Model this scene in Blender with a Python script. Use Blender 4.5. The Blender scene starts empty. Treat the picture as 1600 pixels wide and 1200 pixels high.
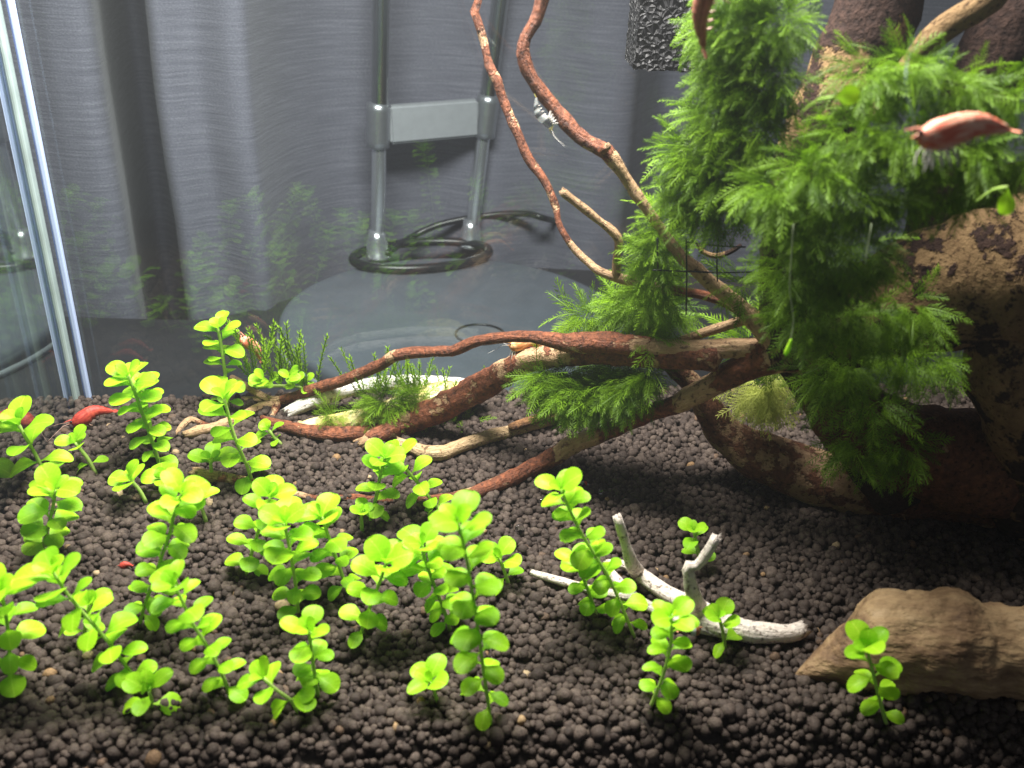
import bpy, bmesh, math, random
import numpy as np
from mathutils import Vector, Matrix, noise as mnoise

SC = bpy.context.scene
COL = SC.collection
random.seed(7)
RNG = np.random.default_rng(11)
V = Vector

# ------------------------------------------------------------------ camera
F_PX = 1400.0
PITCH, ROLL = math.radians(27.0), math.radians(2.6)
CAM = V((0, 0, 0.2))
FW = V((0, math.cos(PITCH), -math.sin(PITCH)))
UP0 = V((0, math.sin(PITCH), math.cos(PITCH)))
RT = V((1, 0, 0)) * math.cos(ROLL) + UP0 * math.sin(ROLL)
UP = UP0 * math.cos(ROLL) - V((1, 0, 0)) * math.sin(ROLL)
cd = bpy.data.cameras.new("camera")
cam = bpy.data.objects.new("camera", cd)
COL.objects.link(cam)
cd.sensor_width = 36.0
cd.lens = 36.0 * F_PX / 1600
cd.clip_start, cd.clip_end = 0.005, 20
cd.dof.use_dof = True
cd.dof.focus_distance = 0.37
cd.dof.aperture_fstop = 17.0
M = Matrix((RT, UP, -FW)).transposed().to_4x4()
M.translation = CAM
cam.matrix_world = M
SC.camera = cam

# ------------------------------------------------------------------ world and light
w = bpy.data.worlds.new("World")
SC.world = w
w.use_nodes = True
bg = w.node_tree.nodes["Background"]
bg.inputs[0].default_value = (0.80, 0.88, 1.0, 1)
bg.inputs[1].default_value = 0.11

ld = bpy.data.lights.new("aquarium_led", "AREA")
ld.shape = "RECTANGLE"
ld.size, ld.size_y = 0.26, 0.08
ld.energy = 6.0
ld.color = (1.0, 0.97, 0.92)
led = bpy.data.objects.new("aquarium_led", ld)
led.location = (-0.055, 0.300, 0.37)
led.rotation_euler = (math.radians(0), math.radians(5), 0)
COL.objects.link(led)

SC.view_settings.view_transform = "Standard"
SC.view_settings.look = "None"
SC.view_settings.exposure = 0.0
SC.view_settings.gamma = 1.0
SC.cycles.use_denoising = True
SC.cycles.max_bounces = 8
SC.cycles.transparent_max_bounces = 12
SC.cycles.caustics_reflective = False
SC.cycles.caustics_refractive = False

# ------------------------------------------------------------------ projection helpers (photo pixel + real depth -> place)
def ray(u, v):
    return FW + RT * ((u - 800) / F_PX) + UP * ((600 - v) / F_PX)
def PY(u, v, y):
    d = ray(u, v)
    return CAM + d * (y / d.y)
def G(u, v, z=0.0):
    d = ray(u, v)
    return CAM + d * ((z - CAM.z) / d.z)
def mpp(p):
    return (p - CAM).dot(FW) / F_PX

# ------------------------------------------------------------------ object helpers
def tag(o, label=None, cat=None, group=None, kind=None):
    if label: o["label"] = label
    if cat: o["category"] = cat
    if group: o["group"] = group
    if kind: o["kind"] = kind
    return o

def mesh_np(name, verts, faces, mat=None, smooth=True, attrs=None):
    """faces: (M,k) int array or list of lists"""
    me = bpy.data.meshes.new(name)
    verts = np.asarray(verts, dtype=np.float32)
    if isinstance(faces, np.ndarray):
        k = faces.shape[1]
        n = faces.shape[0]
        me.vertices.add(len(verts)); me.loops.add(n * k); me.polygons.add(n)
        me.vertices.foreach_set("co", verts.ravel())
        me.loops.foreach_set("vertex_index", faces.astype(np.int32).ravel())
        me.polygons.foreach_set("loop_start", np.arange(0, n * k, k, dtype=np.int32))
        me.update(calc_edges=True)
    else:
        me.from_pydata([tuple(map(float, q)) for q in verts], [], faces)
        me.update()
    if smooth:
        me.polygons.foreach_set("use_smooth", np.ones(len(me.polygons), dtype=bool))
    for nm, (typ, arr) in (attrs or {}).items():
        a = me.attributes.new(nm, typ, "POINT")
        a.data.foreach_set("value" if typ == "FLOAT" else "vector", np.asarray(arr, dtype=np.float32).ravel())
    if mat: me.materials.append(mat)
    return me

def link(name, me, parent=None, base=None):
    """mesh holds world coordinates; shift them so that the origin sits at base"""
    o = bpy.data.objects.new(name, me)
    COL.objects.link(o)
    if parent is not None:
        o.parent = parent
        b = V(parent.location)
        me.transform(Matrix.Translation(-b))
    else:
        if base is None:
            co = np.empty(len(me.vertices) * 3, dtype=np.float32)
            me.vertices.foreach_get("co", co)
            co = co.reshape(-1, 3)
            base = V((float(co[:, 0].mean()), float(co[:, 1].mean()), float(co[:, 2].min())))
        me.transform(Matrix.Translation(-base))
        o.location = base
    return o

def empty(name, loc, label, cat, group=None):
    o = bpy.data.objects.new(name, None)
    o.empty_display_size = 0.01
    o.location = loc
    COL.objects.link(o)
    return tag(o, label, cat, group)

def spline(pts, step):
    """Catmull-Rom through rows of numbers, resampled about every step metres of the first three"""
    p = np.asarray(pts, dtype=float)
    if len(p) == 2:
        n = max(2, int(np.linalg.norm(p[1, :3] - p[0, :3]) / step))
        return p[0] + (p[1] - p[0]) * np.linspace(0, 1, n + 1)[:, None]
    q = np.vstack([2 * p[0] - p[1], p, 2 * p[-1] - p[-2]])
    out = []
    for i in range(1, len(q) - 2):
        n = max(1, int(np.linalg.norm(q[i + 1, :3] - q[i, :3]) / step))
        t = np.linspace(0, 1, n, endpoint=False)[:, None]
        a, b, c, d = q[i - 1], q[i], q[i + 1], q[i + 2]
        out.append(0.5 * ((2 * b) + (c - a) * t + (2 * a - 5 * b + 4 * c - d) * t * t + (3 * b - a - 3 * c + d) * t ** 3))
    return np.vstack(out + [p[-1:]])

def tube_mesh(name, rows, mat, segs=10, rough=0.12, step=0.0025, nscale=160.0, broken=(False, False), squash=1.0, lump=0.0, smooth=True):
    """rows: x,y,z,radius[,bare]; ring tube with knobbly surface and closed ends"""
    rows = [list(r) + ([0.3] if len(r) == 4 else []) for r in rows]
    s = spline(rows, step)
    P, R, B = s[:, :3], np.maximum(s[:, 3], 1e-5), s[:, 4]
    T = np.gradient(P, axis=0)
    T /= np.linalg.norm(T, axis=1)[:, None] + 1e-12
    ref = np.array([0.0, 0.0, 1.0])
    if abs(T[0] @ ref) > 0.9: ref = np.array([0.0, 1.0, 0.0])
    N = np.zeros_like(P)
    n = ref - T[0] * (ref @ T[0]); n /= np.linalg.norm(n)
    for i in range(len(P)):
        n = n - T[i] * (n @ T[i]); n /= np.linalg.norm(n) + 1e-12
        N[i] = n
    Bn = np.cross(T, N)
    ang = np.linspace(0, 2 * math.pi, segs, endpoint=False)
    L = np.concatenate([[0], np.cumsum(np.linalg.norm(np.diff(P, axis=0), axis=1))])
    verts, fib, bare = [], [], []
    for i in range(len(P)):
        for k, a in enumerate(ang):
            d = N[i] * math.cos(a) * squash + Bn[i] * math.sin(a)
            q = P[i] + d * R[i]
            if rough:
                e = mnoise.noise(V(q) * nscale) * rough + mnoise.noise(V(q) * nscale * 3.1) * rough * 0.45
                e += lump * mnoise.noise(V(q) * nscale * 0.35)
                q = P[i] + d * R[i] * (1 + e)
            if (i == 0 and broken[0]) or (i == len(P) - 1 and broken[1]):
                q = q + T[i] * R[i] * (1.6 * mnoise.noise(V((a * 2.2, R[i] * 900, i * 0.37))) ) * (-1 if i == 0 else 1)
            verts.append(q); fib.append((math.cos(a), math.sin(a), L[i] * 60)); bare.append(B[i])
    faces = []
    for i in range(len(P) - 1):
        for k in range(segs):
            k2 = (k + 1) % segs
            faces.append([i * segs + k, i * segs + k2, (i + 1) * segs + k2, (i + 1) * segs + k])
    for end, idx in ((0, 0), (1, len(P) - 1)):
        c = len(verts)
        sg = -1 if end == 0 else 1
        verts.append(P[idx] + T[idx] * R[idx] * (0.45 if not broken[end] else -0.3) * sg)
        fib.append((0, 0, L[idx] * 60)); bare.append(1.0 if broken[end] else B[idx])
        for k in range(segs):
            k2 = (k + 1) % segs
            f = [idx * segs + k, idx * segs + k2, c]
            faces.append(f if end else f[::-1])
    # winding of the side depends on the frame: outward
    return mesh_np(name, verts, faces, mat, smooth, {"fib": ("FLOAT_VECTOR", fib), "bare": ("FLOAT", bare)})

def px_rows(pts, bare=None):
    """(u, v, Y, width_px[, bare]) -> x,y,z,r,bare"""
    out = []
    for q in pts:
        p = PT(q[0], q[1], q[2])
        h = q[3] * 0.5 * mpp(p) * 0.8
        if q[3] < 55 and p.z < h: p = G(q[0], q[1], h)
        out.append((p.x, p.y, p.z, q[3] * 0.5 * mpp(p), q[4] if len(q) > 4 else (0.3 if bare is None else bare)))
    return out

# ------------------------------------------------------------------ materials
def new_mat(name):
    m = bpy.data.materials.new(name)
    m.use_nodes = True
    nt = m.node_tree
    nt.nodes.clear()
    out = nt.nodes.new("ShaderNodeOutputMaterial")
    def N(t, **kw):
        n = nt.nodes.new(t)
        for k, val in kw.items():
            if k.startswith("i_"):
                key = k[2:]
                n.inputs[int(key) if key.isdigit() else key.replace("_", " ")].default_value = val
            else:
                setattr(n, k, val)
        return n
    def Lk(a, b): nt.links.new(a, b)
    return m, N, Lk, out

def ramp(N, stops, interp="LINEAR"):
    n = N("ShaderNodeValToRGB")
    cr = n.color_ramp
    cr.interpolation = interp
    while len(cr.elements) < len(stops): cr.elements.new(0.5)
    for e, (p, c) in zip(cr.elements, stops):
        e.position = p; e.color = (*c, 1) if len(c) == 3 else c
    return n

def mat_plain(name, col, rough=0.5, metal=0.0, noise_amt=0.15, nscale=200, bump=0.0, bscale=600, spec=0.5):
    m, N, Lk, out = new_mat(name)
    b = N("ShaderNodeBsdfPrincipled", i_Roughness=rough, i_Metallic=metal)
    b.inputs["Specular IOR Level"].default_value = spec
    tc = N("ShaderNodeTexCoord")
    nz = N("ShaderNodeTexNoise", i_Scale=nscale, i_Detail=4.0)
    Lk(tc.outputs["Object"], nz.inputs["Vector"])
    lo = tuple(c * (1 - noise_amt) for c in col); hi = tuple(min(1, c * (1 + noise_amt)) for c in col)
    r = ramp(N, [(0.3, lo), (0.7, hi)])
    Lk(nz.outputs["Fac"], r.inputs[0]); Lk(r.outputs[0], b.inputs["Base Color"])
    if bump:
        n2 = N("ShaderNodeTexNoise", i_Scale=bscale, i_Detail=5.0)
        Lk(tc.outputs["Object"], n2.inputs["Vector"])
        bp = N("ShaderNodeBump", i_Strength=bump, i_Distance=0.001)
        Lk(n2.outputs["Fac"], bp.inputs["Height"]); Lk(bp.outputs[0], b.inputs["Normal"])
    Lk(b.outputs[0], out.inputs[0])
    return m

def mat_wood(name, bark_dark, bark, bare_a, bare_b, rough=0.55, spec=0.35):
    m, N, Lk, out = new_mat(name)
    b = N("ShaderNodeBsdfPrincipled", i_Roughness=rough)
    b.inputs["Specular IOR Level"].default_value = spec
    geo = N("ShaderNodeNewGeometry")
    at = N("ShaderNodeAttribute", attribute_name="bare")
    af = N("ShaderNodeAttribute", attribute_name="fib")
    n1 = N("ShaderNodeTexNoise", i_Scale=95.0, i_Detail=5.0, i_Roughness=0.62)
    Lk(geo.outputs["Position"], n1.inputs["Vector"])
    nf = N("ShaderNodeTexNoise", i_Scale=3.2, i_Detail=6.0, i_Roughness=0.65)
    Lk(af.outputs["Vector"], nf.inputs["Vector"])
    n3 = N("ShaderNodeTexNoise", i_Scale=420.0, i_Detail=4.0, i_Roughness=0.7)
    Lk(geo.outputs["Position"], n3.inputs["Vector"])
    add = N("ShaderNodeMath", operation="MULTIPLY_ADD"); add.inputs[1].default_value = 0.55
    Lk(at.outputs["Fac"], add.inputs[0]); Lk(n1.outputs["Fac"], add.inputs[2])
    add2 = N("ShaderNodeMath", operation="MULTIPLY_ADD"); add2.inputs[1].default_value = 0.18
    Lk(nf.outputs["Fac"], add2.inputs[0]); Lk(add.outputs[0], add2.inputs[2])
    mr = N("ShaderNodeMapRange", interpolation_type="SMOOTHSTEP")
    mr.inputs[1].default_value = 0.79; mr.inputs[2].default_value = 0.85
    Lk(add2.outputs[0], mr.inputs[0])
    rb = ramp(N, [(0.28, bark_dark), (0.5, tuple((x + y) / 2 for x, y in zip(bark_dark, bark))), (0.68, bark)])
    Lk(n3.outputs["Fac"], rb.inputs[0])
    rt = ramp(N, [(0.25, bare_a), (0.7, bare_b)])
    Lk(nf.outputs["Fac"], rt.inputs[0])
    mx = N("ShaderNodeMixRGB")
    Lk(mr.outputs[0], mx.inputs[0]); Lk(rb.outputs[0], mx.inputs[1]); Lk(rt.outputs[0], mx.inputs[2])
    # dark specks
    vo = N("ShaderNodeTexNoise", i_Scale=620.0, i_Detail=3.0)
    Lk(geo.outputs["Position"], vo.inputs["Vector"])
    rs = ramp(N, [(0.33, (0.16, 0.12, 0.10)), (0.43, (1, 1, 1))])
    Lk(vo.outputs["Fac"], rs.inputs[0])
    mm = N("ShaderNodeMixRGB", blend_type="MULTIPLY", i_0=0.8)
    Lk(mx.outputs[0], mm.inputs[1]); Lk(rs.outputs[0], mm.inputs[2])
    Lk(mm.outputs[0], b.inputs["Base Color"])
    ad = N("ShaderNodeMath", operation="ADD"); Lk(nf.outputs["Fac"], ad.inputs[0]); Lk(n3.outputs["Fac"], ad.inputs[1])
    ad2 = N("ShaderNodeMath", operation="SUBTRACT"); Lk(ad.outputs[0], ad2.inputs[0])
    ms = N("ShaderNodeMath", operation="MULTIPLY"); ms.inputs[1].default_value = 0.5
    Lk(mr.outputs[0], ms.inputs[0]); Lk(ms.outputs[0], ad2.inputs[1])
    bp = N("ShaderNodeBump", i_Strength=1.0, i_Distance=0.0012)
    Lk(ad2.outputs[0], bp.inputs["Height"]); Lk(bp.outputs[0], b.inputs["Normal"])
    Lk(b.outputs[0], out.inputs[0])
    return m

def mat_leaf(name, c_lo, c_hi, transl=0.4, rough=0.45, attr=None, spec=0.25):
    m, N, Lk, out = new_mat(name)
    b = N("ShaderNodeBsdfPrincipled", i_Roughness=rough)
    b.inputs["Specular IOR Level"].default_value = spec
    tr = N("ShaderNodeBsdfTranslucent")
    geo = N("ShaderNodeNewGeometry")
    nz = N("ShaderNodeTexNoise", i_Scale=130.0, i_Detail=3.0)
    Lk(geo.outputs["Position"], nz.inputs["Vector"])
    if attr:
        at = N("ShaderNodeAttribute", attribute_name=attr)
        src = at.outputs["Fac"]
    else:
        oi = N("ShaderNodeObjectInfo"); src = oi.outputs["Random"]
    md = N("ShaderNodeMath", operation="MULTIPLY_ADD"); md.inputs[1].default_value = 0.6
    Lk(nz.outputs["Fac"], md.inputs[0])
    sc = N("ShaderNodeMath", operation="MULTIPLY"); sc.inputs[1].default_value = 0.5
    Lk(src, sc.inputs[0]); Lk(sc.outputs[0], md.inputs[2])
    r = ramp(N, [(0.15, c_lo), (0.85, c_hi)])
    Lk(md.outputs[0], r.inputs[0])
    Lk(r.outputs[0], b.inputs["Base Color"]); Lk(r.outputs[0], tr.inputs["Color"])
    if not attr:
        tc = N("ShaderNodeTexCoord")
        sx = N("ShaderNodeSeparateXYZ"); Lk(tc.outputs["Object"], sx.inputs[0])
        ab = N("ShaderNodeMath", operation="ABSOLUTE"); Lk(sx.outputs[1], ab.inputs[0])
        vx = N("ShaderNodeMath", operation="MULTIPLY_ADD"); vx.inputs[1].default_value = -0.8
        Lk(ab.outputs[0], vx.inputs[0]); Lk(sx.outputs[0], vx.inputs[2])
        vs_ = N("ShaderNodeMath", operation="MULTIPLY"); vs_.inputs[1].default_value = 48.0; Lk(vx.outputs[0], vs_.inputs[0])
        sn = N("ShaderNodeMath", operation="SINE"); Lk(vs_.outputs[0], sn.inputs[0])
        rv = ramp(N, [(0.75, (1, 1, 1)), (1.0, (1.12, 1.08, 1.25))]); Lk(sn.outputs[0], rv.inputs[0])
        rm = ramp(N, [(0.012, (1.3, 1.12, 2.2)), (0.03, (1, 1, 1))]); Lk(ab.outputs[0], rm.inputs[0])
        m1 = N("ShaderNodeMixRGB", blend_type="MULTIPLY", i_0=1.0); Lk(r.outputs[0], m1.inputs[1]); Lk(rm.outputs[0], m1.inputs[2])
        m2 = N("ShaderNodeMixRGB", blend_type="MULTIPLY", i_0=1.0); Lk(m1.outputs[0], m2.inputs[1]); Lk(rv.outputs[0], m2.inputs[2])
        Lk(m2.outputs[0], b.inputs["Base Color"]); Lk(m2.outputs[0], tr.inputs["Color"])
        wv = N("ShaderNodeTexNoise", i_Scale=7.0, i_Detail=3.0)
        Lk(tc.outputs["Object"], wv.inputs["Vector"])
        bp = N("ShaderNodeBump", i_Strength=0.25, i_Distance=0.0006)
        Lk(wv.outputs["Fac"], bp.inputs["Height"]); Lk(bp.outputs[0], b.inputs["Normal"])
    mx = N("ShaderNodeMixShader", i_0=transl)
    Lk(b.outputs[0], mx.inputs[1]); Lk(tr.outputs[0], mx.inputs[2])
    Lk(mx.outputs[0], out.inputs[0])
    return m

def mat_glass(name, facing_lo, facing_hi, tint=(0.93, 0.97, 0.96), power=2.0):
    """clear pane: lets light through, reflects little head-on and strongly at a grazing angle"""
    m, N, Lk, out = new_mat(name)
    t = N("ShaderNodeBsdfTransparent", i_Color=(*tint, 1))
    g = N("ShaderNodeBsdfGlossy", i_Roughness=0.01, i_Color=(0.95, 1, 0.97, 1))
    lw = N("ShaderNodeLayerWeight", i_Blend=0.5)
    p = N("ShaderNodeMath", operation="POWER"); p.inputs[1].default_value = power
    Lk(lw.outputs["Facing"], p.inputs[0])
    mr = N("ShaderNodeMapRange"); mr.inputs[3].default_value = facing_lo; mr.inputs[4].default_value = facing_hi
    Lk(p.outputs[0], mr.inputs[0])
    mx = N("ShaderNodeMixShader")
    Lk(mr.outputs[0], mx.inputs[0]); Lk(t.outputs[0], mx.inputs[1]); Lk(g.outputs[0], mx.inputs[2])
    Lk(mx.outputs[0], out.inputs[0])
    return m

def mat_granule():
    m, N, Lk, out = new_mat("soil_granule")
    b = N("ShaderNodeBsdfPrincipled", i_Roughness=0.75)
    b.inputs["Specular IOR Level"].default_value = 0.25
    at = N("ShaderNodeAttribute", attribute_name="rnd")
    r = ramp(N, [(0.0, (0.034, 0.024, 0.019)), (0.5, (0.058, 0.042, 0.034)), (0.985, (0.090, 0.067, 0.053)), (0.994, (0.12, 0.07, 0.04)), (0.998, (0.36, 0.22, 0.10)), (1.0, (0.40, 0.30, 0.18))])
    Lk(at.outputs["Fac"], r.inputs[0])
    geo = N("ShaderNodeNewGeometry")
    nz = N("ShaderNodeTexNoise", i_Scale=1500.0, i_Detail=4.0)
    Lk(geo.outputs["Position"], nz.inputs["Vector"])
    rr = ramp(N, [(0.3, (0.6, 0.6, 0.6)), (0.7, (1.25, 1.25, 1.25))])
    Lk(nz.outputs["Fac"], rr.inputs[0])
    mm = N("ShaderNodeMixRGB", blend_type="MULTIPLY", i_0=1.0)
    Lk(r.outputs[0], mm.inputs[1]); Lk(rr.outputs[0], mm.inputs[2])
    Lk(mm.outputs[0], b.inputs["Base Color"])
    bp = N("ShaderNodeBump", i_Strength=0.5, i_Distance=0.0005)
    Lk(nz.outputs["Fac"], bp.inputs["Height"]); Lk(bp.outputs[0], b.inputs["Normal"])
    Lk(b.outputs[0], out.inputs[0])
    return m

def mat_curtain():
    m, N, Lk, out = new_mat("curtain_cloth")
    b = N("ShaderNodeBsdfPrincipled", i_Roughness=0.85)
    b.inputs["Specular IOR Level"].default_value = 0.1
    b.inputs["Sheen Weight"].default_value = 0.15
    at = N("ShaderNodeAttribute", attribute_name="cloth")
    mp = N("ShaderNodeMapping"); mp.inputs["Scale"].default_value = (20, 1, 640)
    Lk(at.outputs["Vector"], mp.inputs[0])
    n1 = N("ShaderNodeTexNoise", i_Scale=1.0, i_Detail=3.0, i_Roughness=0.7)
    Lk(mp.outputs[0], n1.inputs["Vector"])
    mp2 = N("ShaderNodeMapping"); mp2.inputs["Scale"].default_value = (700, 1, 1300)
    Lk(at.outputs["Vector"], mp2.inputs[0])
    n2 = N("ShaderNodeTexNoise", i_Scale=1.0, i_Detail=2.0)
    Lk(mp2.outputs[0], n2.inputs["Vector"])
    ad = N("ShaderNodeMath", operation="MULTIPLY_ADD"); ad.inputs[1].default_value = 0.55
    Lk(n2.outputs["Fac"], ad.inputs[0]); 
    s1 = N("ShaderNodeMath", operation="MULTIPLY"); s1.inputs[1].default_value = 0.75
    Lk(n1.outputs["Fac"], s1.inputs[0]); Lk(s1.outputs[0], ad.inputs[2])
    r = ramp(N, [(0.44, (0.096, 0.098, 0.128)), (0.64, (0.134, 0.136, 0.172)), (0.85, (0.205, 0.206, 0.252))])
    Lk(ad.outputs[0], r.inputs[0]); Lk(r.outputs[0], b.inputs["Base Color"])
    bp = N("ShaderNodeBump", i_Strength=0.5, i_Distance=0.0012)
    Lk(ad.outputs[0], bp.inputs["Height"]); Lk(bp.outputs[0], b.inputs["Normal"])
    Lk(b.outputs[0], out.inputs[0])
    return m

def mat_shrimp(name, c1, c2, bands=None, alpha=0.0):
    m, N, Lk, out = new_mat(name)
    b = N("ShaderNodeBsdfPrincipled", i_Roughness=0.6)
    at = N("ShaderNodeAttribute", attribute_name="fib")
    nz = N("ShaderNodeTexNoise", i_Scale=4.5, i_Detail=4.0)
    Lk(at.outputs["Vector"], nz.inputs["Vector"])
    if bands:
        sx = N("ShaderNodeSeparateXYZ"); Lk(at.outputs["Vector"], sx.inputs[0])
        r = ramp(N, bands, "CONSTANT")
        Lk(sx.outputs[2], r.inputs[0])
    else:
        r = ramp(N, [(0.42, c1), (0.60, c2)])
        Lk(nz.outputs["Fac"], r.inputs[0])
    Lk(r.outputs[0], b.inputs["Base Color"])
    b.inputs["Subsurface Weight"].default_value = 0.2
    b.inputs["Subsurface Radius"].default_value = (0.002, 0.0008, 0.0005)
    if alpha:
        t = N("ShaderNodeBsdfTransparent")
        mx = N("ShaderNodeMixShader", i_0=alpha)
        Lk(b.outputs[0], mx.inputs[1]); Lk(t.outputs[0], mx.inputs[2]); Lk(mx.outputs[0], out.inputs[0])
    else:
        Lk(b.outputs[0], out.inputs[0])
    return m

def mat_foam():
    m, N, Lk, out = new_mat("black_foam")
    b = N("ShaderNodeBsdfPrincipled", i_Roughness=0.55)
    b.inputs["Base Color"].default_value = (0.012, 0.012, 0.014, 1); b.inputs["Specular IOR Level"].default_value = 0.3
    geo = N("ShaderNodeNewGeometry")
    vo = N("ShaderNodeTexVoronoi", feature="DISTANCE_TO_EDGE", i_Scale=420.0)
    Lk(geo.outputs["Position"], vo.inputs["Vector"])
    bp = N("ShaderNodeBump", i_Strength=1.0, i_Distance=0.003, invert=True)
    Lk(vo.outputs["Distance"], bp.inputs["Height"]); Lk(bp.outputs[0], b.inputs["Normal"])
    r = ramp(N, [(0.0, (0.03, 0.03, 0.033)), (0.05, (0.007, 0.007, 0.008)), (0.3, (0.003, 0.003, 0.003))])
    Lk(vo.outputs["Distance"], r.inputs[0]); Lk(r.outputs[0], b.inputs["Base Color"])
    Lk(b.outputs[0], out.inputs[0])
    return m

WOOD_RED = mat_wood("red_brown_bark", (0.045, 0.015, 0.009), (0.34, 0.115, 0.052), (0.36, 0.20, 0.10), (0.62, 0.42, 0.24))
WOOD_TRUNK = mat_wood("dark_trunk_bark", (0.014, 0.008, 0.007), (0.050, 0.028, 0.021), (0.11, 0.065, 0.032), (0.27, 0.175, 0.085), 0.8, 0.12)
WOOD_ROOT = mat_wood("brown_root_bark", (0.045, 0.020, 0.013), (0.19, 0.080, 0.042), (0.20, 0.11, 0.06), (0.36, 0.24, 0.14), 0.7, 0.2)
WOOD_PALE = mat_wood("bleached_wood", (0.50, 0.37, 0.28), (0.70, 0.57, 0.46), (0.68, 0.56, 0.46), (0.90, 0.82, 0.73), 0.75)
WOOD_WHITE = mat_wood("white_wood", (0.5, 0.42, 0.32), (0.7, 0.64, 0.55), (0.65, 0.6, 0.52), (0.85, 0.83, 0.8), 0.7)
WOOD_TAN = mat_wood("tan_wood", (0.10, 0.045, 0.02), (0.30, 0.15, 0.06), (0.36, 0.22, 0.10), (0.62, 0.46, 0.27))
LEAF = mat_leaf("lime_leaf", (0.21, 0.52, 0.014), (0.45, 0.82, 0.025), 0.42)
STEM = mat_leaf("lime_stem", (0.30, 0.55, 0.05), (0.45, 0.68, 0.10), 0.35)
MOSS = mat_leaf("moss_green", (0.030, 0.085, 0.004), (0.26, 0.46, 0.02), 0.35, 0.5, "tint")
MOSS_PALE = mat_leaf("moss_yellow_green", (0.30, 0.36, 0.05), (0.70, 0.75, 0.20), 0.35, 0.5, "tint")
CHROME_D = mat_plain("dark_chrome_tube", (0.48, 0.50, 0.50), 0.18, 1.0, 0.04)
COLLAR = mat_plain("satin_collar", (0.42, 0.44, 0.47), 0.30, 0.85, 0.05)
CHROME = mat_plain("chrome_tube", (0.80, 0.83, 0.86), 0.22, 0.9, 0.04)
SILVER = mat_plain("satin_silver", (0.40, 0.42, 0.45), 0.45, 0.35, 0.05)
BASE_GREY = mat_plain("dark_grey_plastic", (0.105, 0.116, 0.140), 0.55, 0.0, 0.08, 60, 0.1, 900)
BLACK = mat_plain("black_rubber", (0.012, 0.013, 0.016), 0.3)
TABLE = mat_plain("table_dark", (0.034, 0.033, 0.038), 0.5, 0.0, 0.2, 30)
LEGP_ = mat_plain("pale_thread", (0.30, 0.36, 0.20), 0.5)
SOIL = mat_plain("soil_dark", (0.034, 0.025, 0.020), 0.95, 0.0, 0.4, 900)
GRAN = mat_granule()

# ------------------------------------------------------------------ table and curtain
def box_mesh(name, lo, hi, mat, bevel=0.0):
    bm = bmesh.new()
    bmesh.ops.create_cube(bm, size=1.0)
    c = [(a + b) / 2 for a, b in zip(lo, hi)]; s = [b - a for a, b in zip(lo, hi)]
    for vv in bm.verts: vv.co = V((c[i] + vv.co[i] * s[i] for i in range(3)))
    if bevel: bmesh.ops.bevel(bm, geom=bm.edges[:], offset=bevel, segments=2, affect="EDGES", profile=0.5)
    me = bpy.data.meshes.new(name); bm.to_mesh(me); bm.free()
    me.materials.append(mat)
    return me

TZ = -0.045
def build_table():
    back = spline([(-1.1, .545, 0), (-.50, .548, 0), (-.26, .552, 0), (-.205, .560, 0), (-.165, .597, 0), (-.135, .640, 0), (-.095, .676, 0), (-.03, .688, 0), (.10, .690, 0), (.5, .690, 0), (1.1, .690, 0)], .012)
    out = [(1.1, -0.05)] + [(x, y) for x, y, _ in back[::-1]] + [(-1.1, -0.05)]
    n = len(out)
    bm = bmesh.new()
    top = [bm.verts.new((x, y, TZ)) for x, y in out]
    f = bm.faces.new(top)
    r = bmesh.ops.extrude_face_region(bm, geom=[f])
    for vv in r["geom"]:
        if isinstance(vv, bmesh.types.BMVert): vv.co.z = TZ - 0.03
    bmesh.ops.recalc_face_normals(bm, faces=bm.faces[:])
    me = bpy.data.meshes.new("table"); bm.to_mesh(me); bm.free(); me.materials.append(TABLE)
    return link("table", me)
tb = build_table()
tag(tb, "dark table top that carries the tank and the desk lamp", "table")

def build_curtain():
    cp = [(-700, .56), (-300, .575), (-100, .555), (60, .567), (130, .562), (180, .566), (198, .590), (206, .680), (235, .78), (270, .775), (292, .690), (284, .630), (270, .590), (284, .575), (335, .588), (385, .578), (408, .582), (430, .608), (458, .640), (490, .665), (530, .685), (600, .700), (680, .715), (760, .705), (850, .718), (920, .700),
          (975, .705), (992, .735), (1020, .775), (1060, .770), (1075, .730), (1100, .705), (1180, .72), (1300, .70), (1500, .72), (1800, .70), (2300, .72)]
    k2 = [(PY(u, 300, y).x, y, 0.0) for u, y in cp]
    sp = spline(k2, 0.0035)
    xs, ys = sp[:, 0], sp[:, 1]
    zs = np.linspace(-0.45, 0.62, 52)
    verts, cl = [], []
    s = np.concatenate([[0], np.cumsum(np.hypot(np.diff(xs), np.diff(ys)))])
    for j, z in enumerate(zs):
        for i, x in enumerate(xs):
            wob = 0.005 * mnoise.noise(V((x * 9, z * 4, 3.3))) + 0.0015 * mnoise.noise(V((x * 60, z * 25, 1.3)))
            verts.append((x + 0.004 * mnoise.noise(V((x * 5, z * 6, 9))), ys[i] + wob, z)); cl.append((s[i], 0, z))
    nx = len(xs)
    i, j = np.meshgrid(np.arange(nx - 1), np.arange(len(zs) - 1))
    a = (j * nx + i).ravel()
    f = np.stack([a, a + 1, a + 1 + nx, a + nx], axis=1)
    # cloth has a back as well
    verts = np.array(verts); n = len(verts)
    back = verts + np.array([0, 0.0015, 0])
    me = mesh_np("curtain", np.vstack([verts, back]), np.vstack([f, f[:, ::-1] + n]), mat_curtain(), True, {"cloth": ("FLOAT_VECTOR", np.vstack([cl, cl]))})
    o = link("curtain", me)
    tag(o, "grey woven curtain hanging in deep vertical folds behind the desk lamp", "curtain")
build_curtain()

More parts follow.
